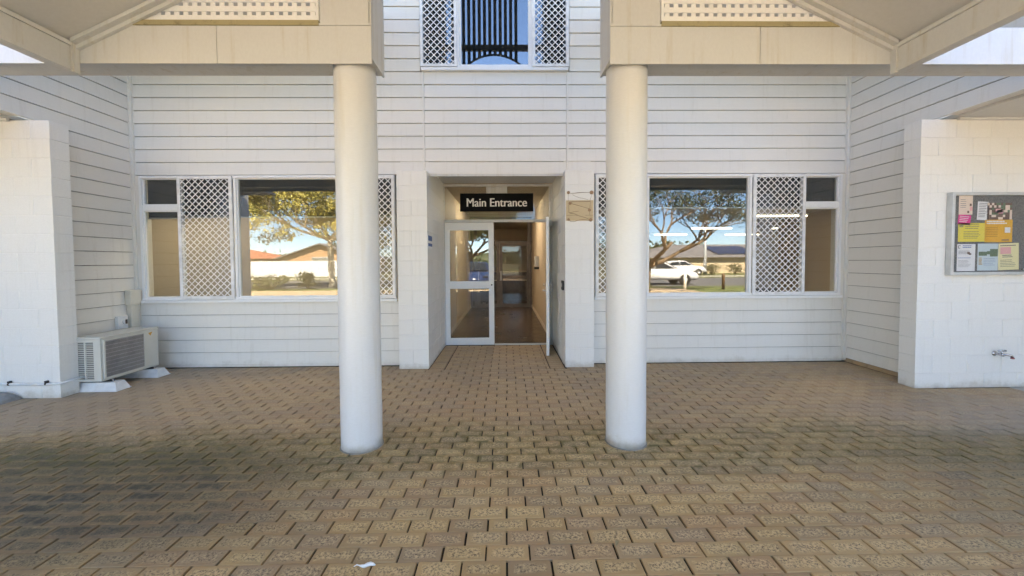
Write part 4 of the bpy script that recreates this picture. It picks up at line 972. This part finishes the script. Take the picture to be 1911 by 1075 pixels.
tree('broadleaf_tree', (-10.0, -11.9, 0), 2.9, 2.1, 3, 0.17, 'yellow green shade tree across the lawn, mirrored in the big left pane', L_yel, palebark, 110, 0.075, 0.6, 5, 0.7, 6, (-1.0, 0.3, 3.9, 5.2, 4.2, 2.6, 170))
tree('spreading_tree', (6.5, -7.4, 0), 1.3, 1.7, 5, 0.2, 'brown branched spreading tree mirrored in the big right pane', L_dark, bark, 7, 0.06, 0.45, 21, 0.75, 5)
tree('dense_tree', (-4.2, -34.0, 0), 2.2, 3.0, 3, 0.3, 'tall dense green tree mirrored in the closed entrance door', L_ol, bark, 120, 0.2, 1.2, 8, 1.0, 6)
def shrub(name, loc, r, h, mat, label, n=60, size=0.07, grp='shrubs along the lawn edge'):
    t = thing(name, loc, label, 'shrub', grp); rd = random.Random(int(abs(loc[0] * 100)))
    cs = [(loc[0] + rd.uniform(-r, r) * .7, loc[1] + rd.uniform(-r, r) * .7, loc[2] + h * rd.uniform(.25, .85), r * .5) for _ in range(9)]
    m = MB()
    for c in cs: m.tube([loc, ((loc[0] + c[0]) / 2, (loc[1] + c[1]) / 2, c[2] * .6), c[:3]], [.03, .02, .01], 5)
    m.build('stems', bark, t); leaves_mesh('foliage', cs, n, size, mat, t); return t
SH = [((-16.6, -12.4, 0), .9, 1.35, L_yel, 'round yellow green bush mirrored at the left of the left pane'), ((-14.2, -10.6, 0), .75, .75, L_dark, 'low dark bush mirrored below the white fence'),
      ((-12.6, -10.4, 0), .8, .85, L_ol, 'loose olive bush mirrored between the low dark bush and the pale trunk'), ((-10.9, -11.0, 0), .75, 1.0, L_dark, 'dark bush mirrored at the foot of the pale trunk'),
      ((5.6, -5.9, 0), .55, 1.25, L_ol, 'brownish bush at the foot of the spreading tree'), ((20.2, -27.6, 0), .9, 1.0, L_dark, 'clipped round bush mirrored beside the light pole'), ((23.2, -28.6, 0), 1.1, 1.0, L_dark, 'clipped round bush mirrored at the right edge of the right pane')]
for a in SH: shrub('shrub', a[0], a[1], a[2], a[3], a[4])
# white panel fence
t = thing('panel_fence', (-28, -29.5, 0), 'white panel fence across the road, mirrored in the left window', 'fence')
fw = plain('fence white', (0.60, 0.60, 0.63), 0.5, var=0.05)
m = MB()
for k in range(13):
    xx = -44 + k * 2.4; m.box(xx, xx + 2.34, -29.53, -29.49, 0.02, 1.62)
    for q in range(8): m.box(xx + .15 + q * .29, xx + .17 + q * .29, -29.488, -29.475, 0.02, 1.6)
each(m, 'panel', fw, t); m = MB()
for k in range(14): m.box(-44.05 + k * 2.4, -43.96 + k * 2.4, -29.56, -29.45, 0, 1.68)
each(m, 'post', fw, t)
brick = NT('orange brick'); bt = brick.n('TexBrick'); brick.l(brick.coord((1, 1, 1)), bt.inputs[0])
bt.inputs['Color1'].default_value = (0.42, 0.25, 0.13, 1); bt.inputs['Color2'].default_value = (0.36, 0.20, 0.10, 1); bt.inputs['Mortar'].default_value = (0.45, 0.4, 0.33, 1); bt.inputs['Scale'].default_value = 1; bt.inputs['Brick Width'].default_value = .24; bt.inputs['Row Height'].default_value = .09; bt.inputs['Mortar Size'].default_value = .008
brick.base(bt.outputs[0], .85); BR = brick.m
tile = painted('terracotta tiles', (0.36, 0.13, 0.07), 0.8, 0.4, (0.2, 0.09, 0.05), (1, 6, 6), 0.5, 0.02, 2)
gtile = painted('grey roof tiles', (0.15, 0.145, 0.15), 0.8, 0.4, (0.08, 0.08, 0.08), (1, 6, 6), 0.5, 0.02, 2)
def house(name, x0, x1, y0, y1, hw, hr, axis, wall, roof, label, wins=(), e=0.5):
    t = thing(name, ((x0 + x1) / 2, (y0 + y1) / 2, 0), label, 'house')
    m = MB(); m.box(x0, x1, y0, y1, 0, hw)
    if axis == 'y':
        cx = (x0 + x1) / 2; m.prism([(x0, y0, hw), (x1, y0, hw), (cx, y0, hr - .12)], (0, y1 - y0, 0), 1); w_ = m.build('wall', wall, t)
        sl = (hr - hw) / (cx - x0); m = MB()
        for q in (-1, 1):
            ex = x0 - e if q < 0 else x1 + e
            m.prism([(ex, y0 - e, hw - e * sl), (cx, y0 - e, hr), (cx, y0 - e, hr + .12), (ex, y0 - e, hw - e * sl + .12)], (0, y1 - y0 + 2 * e, 0), 1)
    else:
        w_ = m.build('wall', wall, t); cy = (y0 + y1) / 2; m = MB()
        a, b, c, d = (x0 - e, y0 - e, hw), (x1 + e, y0 - e, hw), (x1 + e, y1 + e, hw), (x0 - e, y1 + e, hw); r0 = (x0 + (y1 - y0) / 2, cy, hr); r1 = (x1 - (y1 - y0) / 2, cy, hr)
        m.face([a, b, r1, r0]); m.face([c, d, r0, r1]); m.face([b, c, r1]); m.face([d, a, r0]); m.face([d, c, b, a])
    m.build('roof', roof, t)
    for (a, b, z0, z1) in wins:
        m = MB(); rect_frame(m, a, b, z0, z1, y1 + .001, y1 + .06, .06); f = m.build('window', fw, t); one('pane', M['gdark'], f, (a + .06, b - .06, y1 + .02, y1 + .03, z0 + .06, z1 - .06))
    return t
house('brick_house', -26.5, -17.0, -46, -36, 2.0, 3.6, 'y', BR, gtile, 'orange brick house with a low gable, mirrored behind the pale trunk', [(-22.8, -20.6, 0.9, 2.1)])
house('terracotta_house', -44, -31, -48, -38, 2.0, 3.6, 'x', BR, tile, 'house with a low terracotta hip roof mirrored over the white fence')
house('grey_roof_house', -30, -25.5, -62, -54, 2.3, 4.0, 'x', BR, gtile, 'far house with a grey hip roof between the two nearer roofs')
beige = painted('beige render', (0.50, 0.40, 0.27), 0.85, 0.1, (0.3, 0.25, 0.2), (2, 2, 2), 0.1, 0.002)
h = house('low_beige_building', 15, 46, -44, -33, 1.75, 3.4, 'x', beige, gtile, 'long low beige building with solar panels, mirrored in the right pane')
sol = plain('solar cell', (0.03, 0.045, 0.10), 0.15, 0.2)
m = MB(); nrm = Vector((0, (3.4 - 1.75), 6.0)).normalized()
for i in range(4):
    for j in range(2):
        x = 24 + i * 1.15; yy0 = -33.6 - j * 1.75; z_ = lambda y: 1.75 + (-32.5 - y) * (1.65 / 6.0) + .1
        m.prism([(x, yy0, z_(yy0)), (x + 1.08, yy0, z_(yy0)), (x + 1.08, yy0 - 1.68, z_(yy0 - 1.68)), (x, yy0 - 1.68, z_(yy0 - 1.68))], (0, 0, .04), 2)
each(m, 'solar_panel', sol, h)
# light pole and bollards
t = thing('light_pole', (19.6, -27.7, 0), 'pale grey street light pole mirrored in the right pane', 'lamp post')
m = MB(); m.tube([(19.6, -27.7, 0), (19.6, -27.7, 2.2), (19.6, -27.7, 5.6)], [.17, .13, .08], 10); m.build('pole', M['alu'], t); m = MB(); m.tube([(19.6, -27.7, 5.55), (19.6, -26.9, 5.75)], .04, 8); m.box(19.5, 19.7, -26.95, -26.4, 5.7, 5.8, .02); m.build('lamp_head', M['alu'], t)
for x, y, lb, mt in ((8.44, -7.5, 'white bollard mirrored below the parked white car', 'signwhite'), (10.6, -8.1, 'brown timber bollard mirrored beside the front wheel of the white car', 'glue')):
    m = MB(); m.lathe((x, y, 0), [(.07, 0), (.07, .72), (.065, .76), (.04, .79)], 14); m.build('bollard', M[mt], None, label=lb, cat='bollard', group='bollards on the lawn edge')
# cars
carw = plain('white car paint', (0.62, 0.62, 0.63), 0.2, var=0.02); carn = plain('navy car paint', (0.02, 0.035, 0.09), 0.2, var=0.05); cg = plain('car glass', (0.02, 0.025, 0.03), 0.08)
def car(x, y, head, paint, label, turn=0):
    """head +1: nose towards +x"""
    t = thing('parked_car', (x, y, -0.03), label, 'car', 'cars parked across the lawn'); Mx = Matrix.Translation((x, y, -0.03)) @ Matrix.Rotation((0 if head > 0 else math.pi) + turn, 4, 'Z')
    body = [(-2.15, .35), (-2.2, .75), (-2.1, .95), (-1.2, 1.0), (0.75, .98), (1.7, .86), (2.1, .7), (2.2, .45), (2.1, .3)]
    roofp = [(-1.95, .95), (-1.35, 1.36), (-.6, 1.46), (.15, 1.43), (.95, .97)]
    def loft(prof, wl, wu, zs):
        bm = bmesh.new(); n = len(prof); ring = []
        for (yy, sc) in ((-wl, 1), (-wl * .97 if wu is None else -wu, 0), ):
            pass
        a = []
        for s_ in (-1, 1):
            row = []
            for (px, pz) in prof:
                k = (pz - zs[0]) / (zs[1] - zs[0]); k = min(max(k, 0), 1); row.append(bm.verts.new((px, s_ * (wl + (wu - wl) * k), pz)))
            a.append(row)
        bm.faces.new(a[0]); bm.faces.new(a[1][::-1])
        for i in range(n): bm.faces.new([a[0][i], a[1][i], a[1][(i + 1) % n], a[0][(i + 1) % n]])
        bmesh.ops.recalc_face_normals(bm, faces=bm.faces); bmesh.ops.bevel(bm, geom=list(bm.edges), offset=.05, segments=2, affect='EDGES')
        return bm
    m = MB(); m.M = Mx; m.bm(loft(body, .88, .84, (.3, 1.0)), True); m.bm(loft(roofp, .80, .60, (.95, 1.46)), True); m.build('body', paint, t)
    m = MB(); m.M = Mx
    for s_ in (-1, 1):
        for q in ([(-1.55, 1.0), (-1.2, 1.3), (-.45, 1.36), (-.45, 1.0)], [(-.38, 1.0), (-.38, 1.36), (.1, 1.35), (.7, 1.0)]):
            pts = [(px, s_ * (.815 + (.615 - .80) * (pz - .95) / .51 + .0), pz) for px, pz in q]; m.prism(pts, (0, s_ * .012, 0), 1)
    m.prism([(.97, -.68, 1.0), (.97, .68, 1.0), (.25, .56, 1.4), (.25, -.56, 1.4)], (.02, 0, .02), 0); m.build('side_glass', cg, t)
    for wx in (-1.35, 1.35):
        for s_ in (-1, 1):
            m = MB(); m.M = Mx; m.lathe((wx, s_ * .80, .33), [(.22, -.10), (.32, -.10), (.33, -.06), (.33, .06), (.32, .10), (.22, .10)], 24, axis='y'); wq = m.build('wheel', M['rubber'], t)
            m = MB(); m.M = Mx; m.lathe((wx, s_ * (.80 + .0), .33), [(.215, -.095), (.06, -.105), (.06, .105), (.215, .095)], 16, axis='y'); m.build('rim', M['alu'], wq)
    for s_ in (-1, 1):
        m = MB(); m.M = Mx; m.box(2.0, 2.16, s_ * .66 - .14, s_ * .66 + .14, .66, .76, .03); m.build('headlight', M['chrome'], t)
    return t
car(9.3, -13.2, 1, carw, 'white hatchback mirrored large at the left of the right pane'); car(17.3, -27.9, 1, carw, 'white sedan mirrored farther off beside the light pole'); car(-1.7, -8.6, 1, carn, 'dark blue car mirrored low in the closed entrance door', math.pi / 2)
# wooded ridge on the skyline
cs = [(x, -230 - 25 * math.sin(x * .05), 4 + 3 * math.sin(x * .031) + 3 * math.sin(x * .013), 7) for x in range(-240, 260, 6)]
hill = MB(); hill.tube([(x, -240, -1) for x in range(-300, 320, 40)], [9 + 3 * math.sin(x * .02) for x in range(-300, 320, 40)], 10); hill.build('hill', ground_mat('hill', (0.05, 0.07, 0.04), (0.04, 0.05, 0.03), 0.3), None, kind='structure')
o = leaves_mesh('far_trees', cs, 60, 1.2, L_dark, None); o['kind'] = 'stuff'
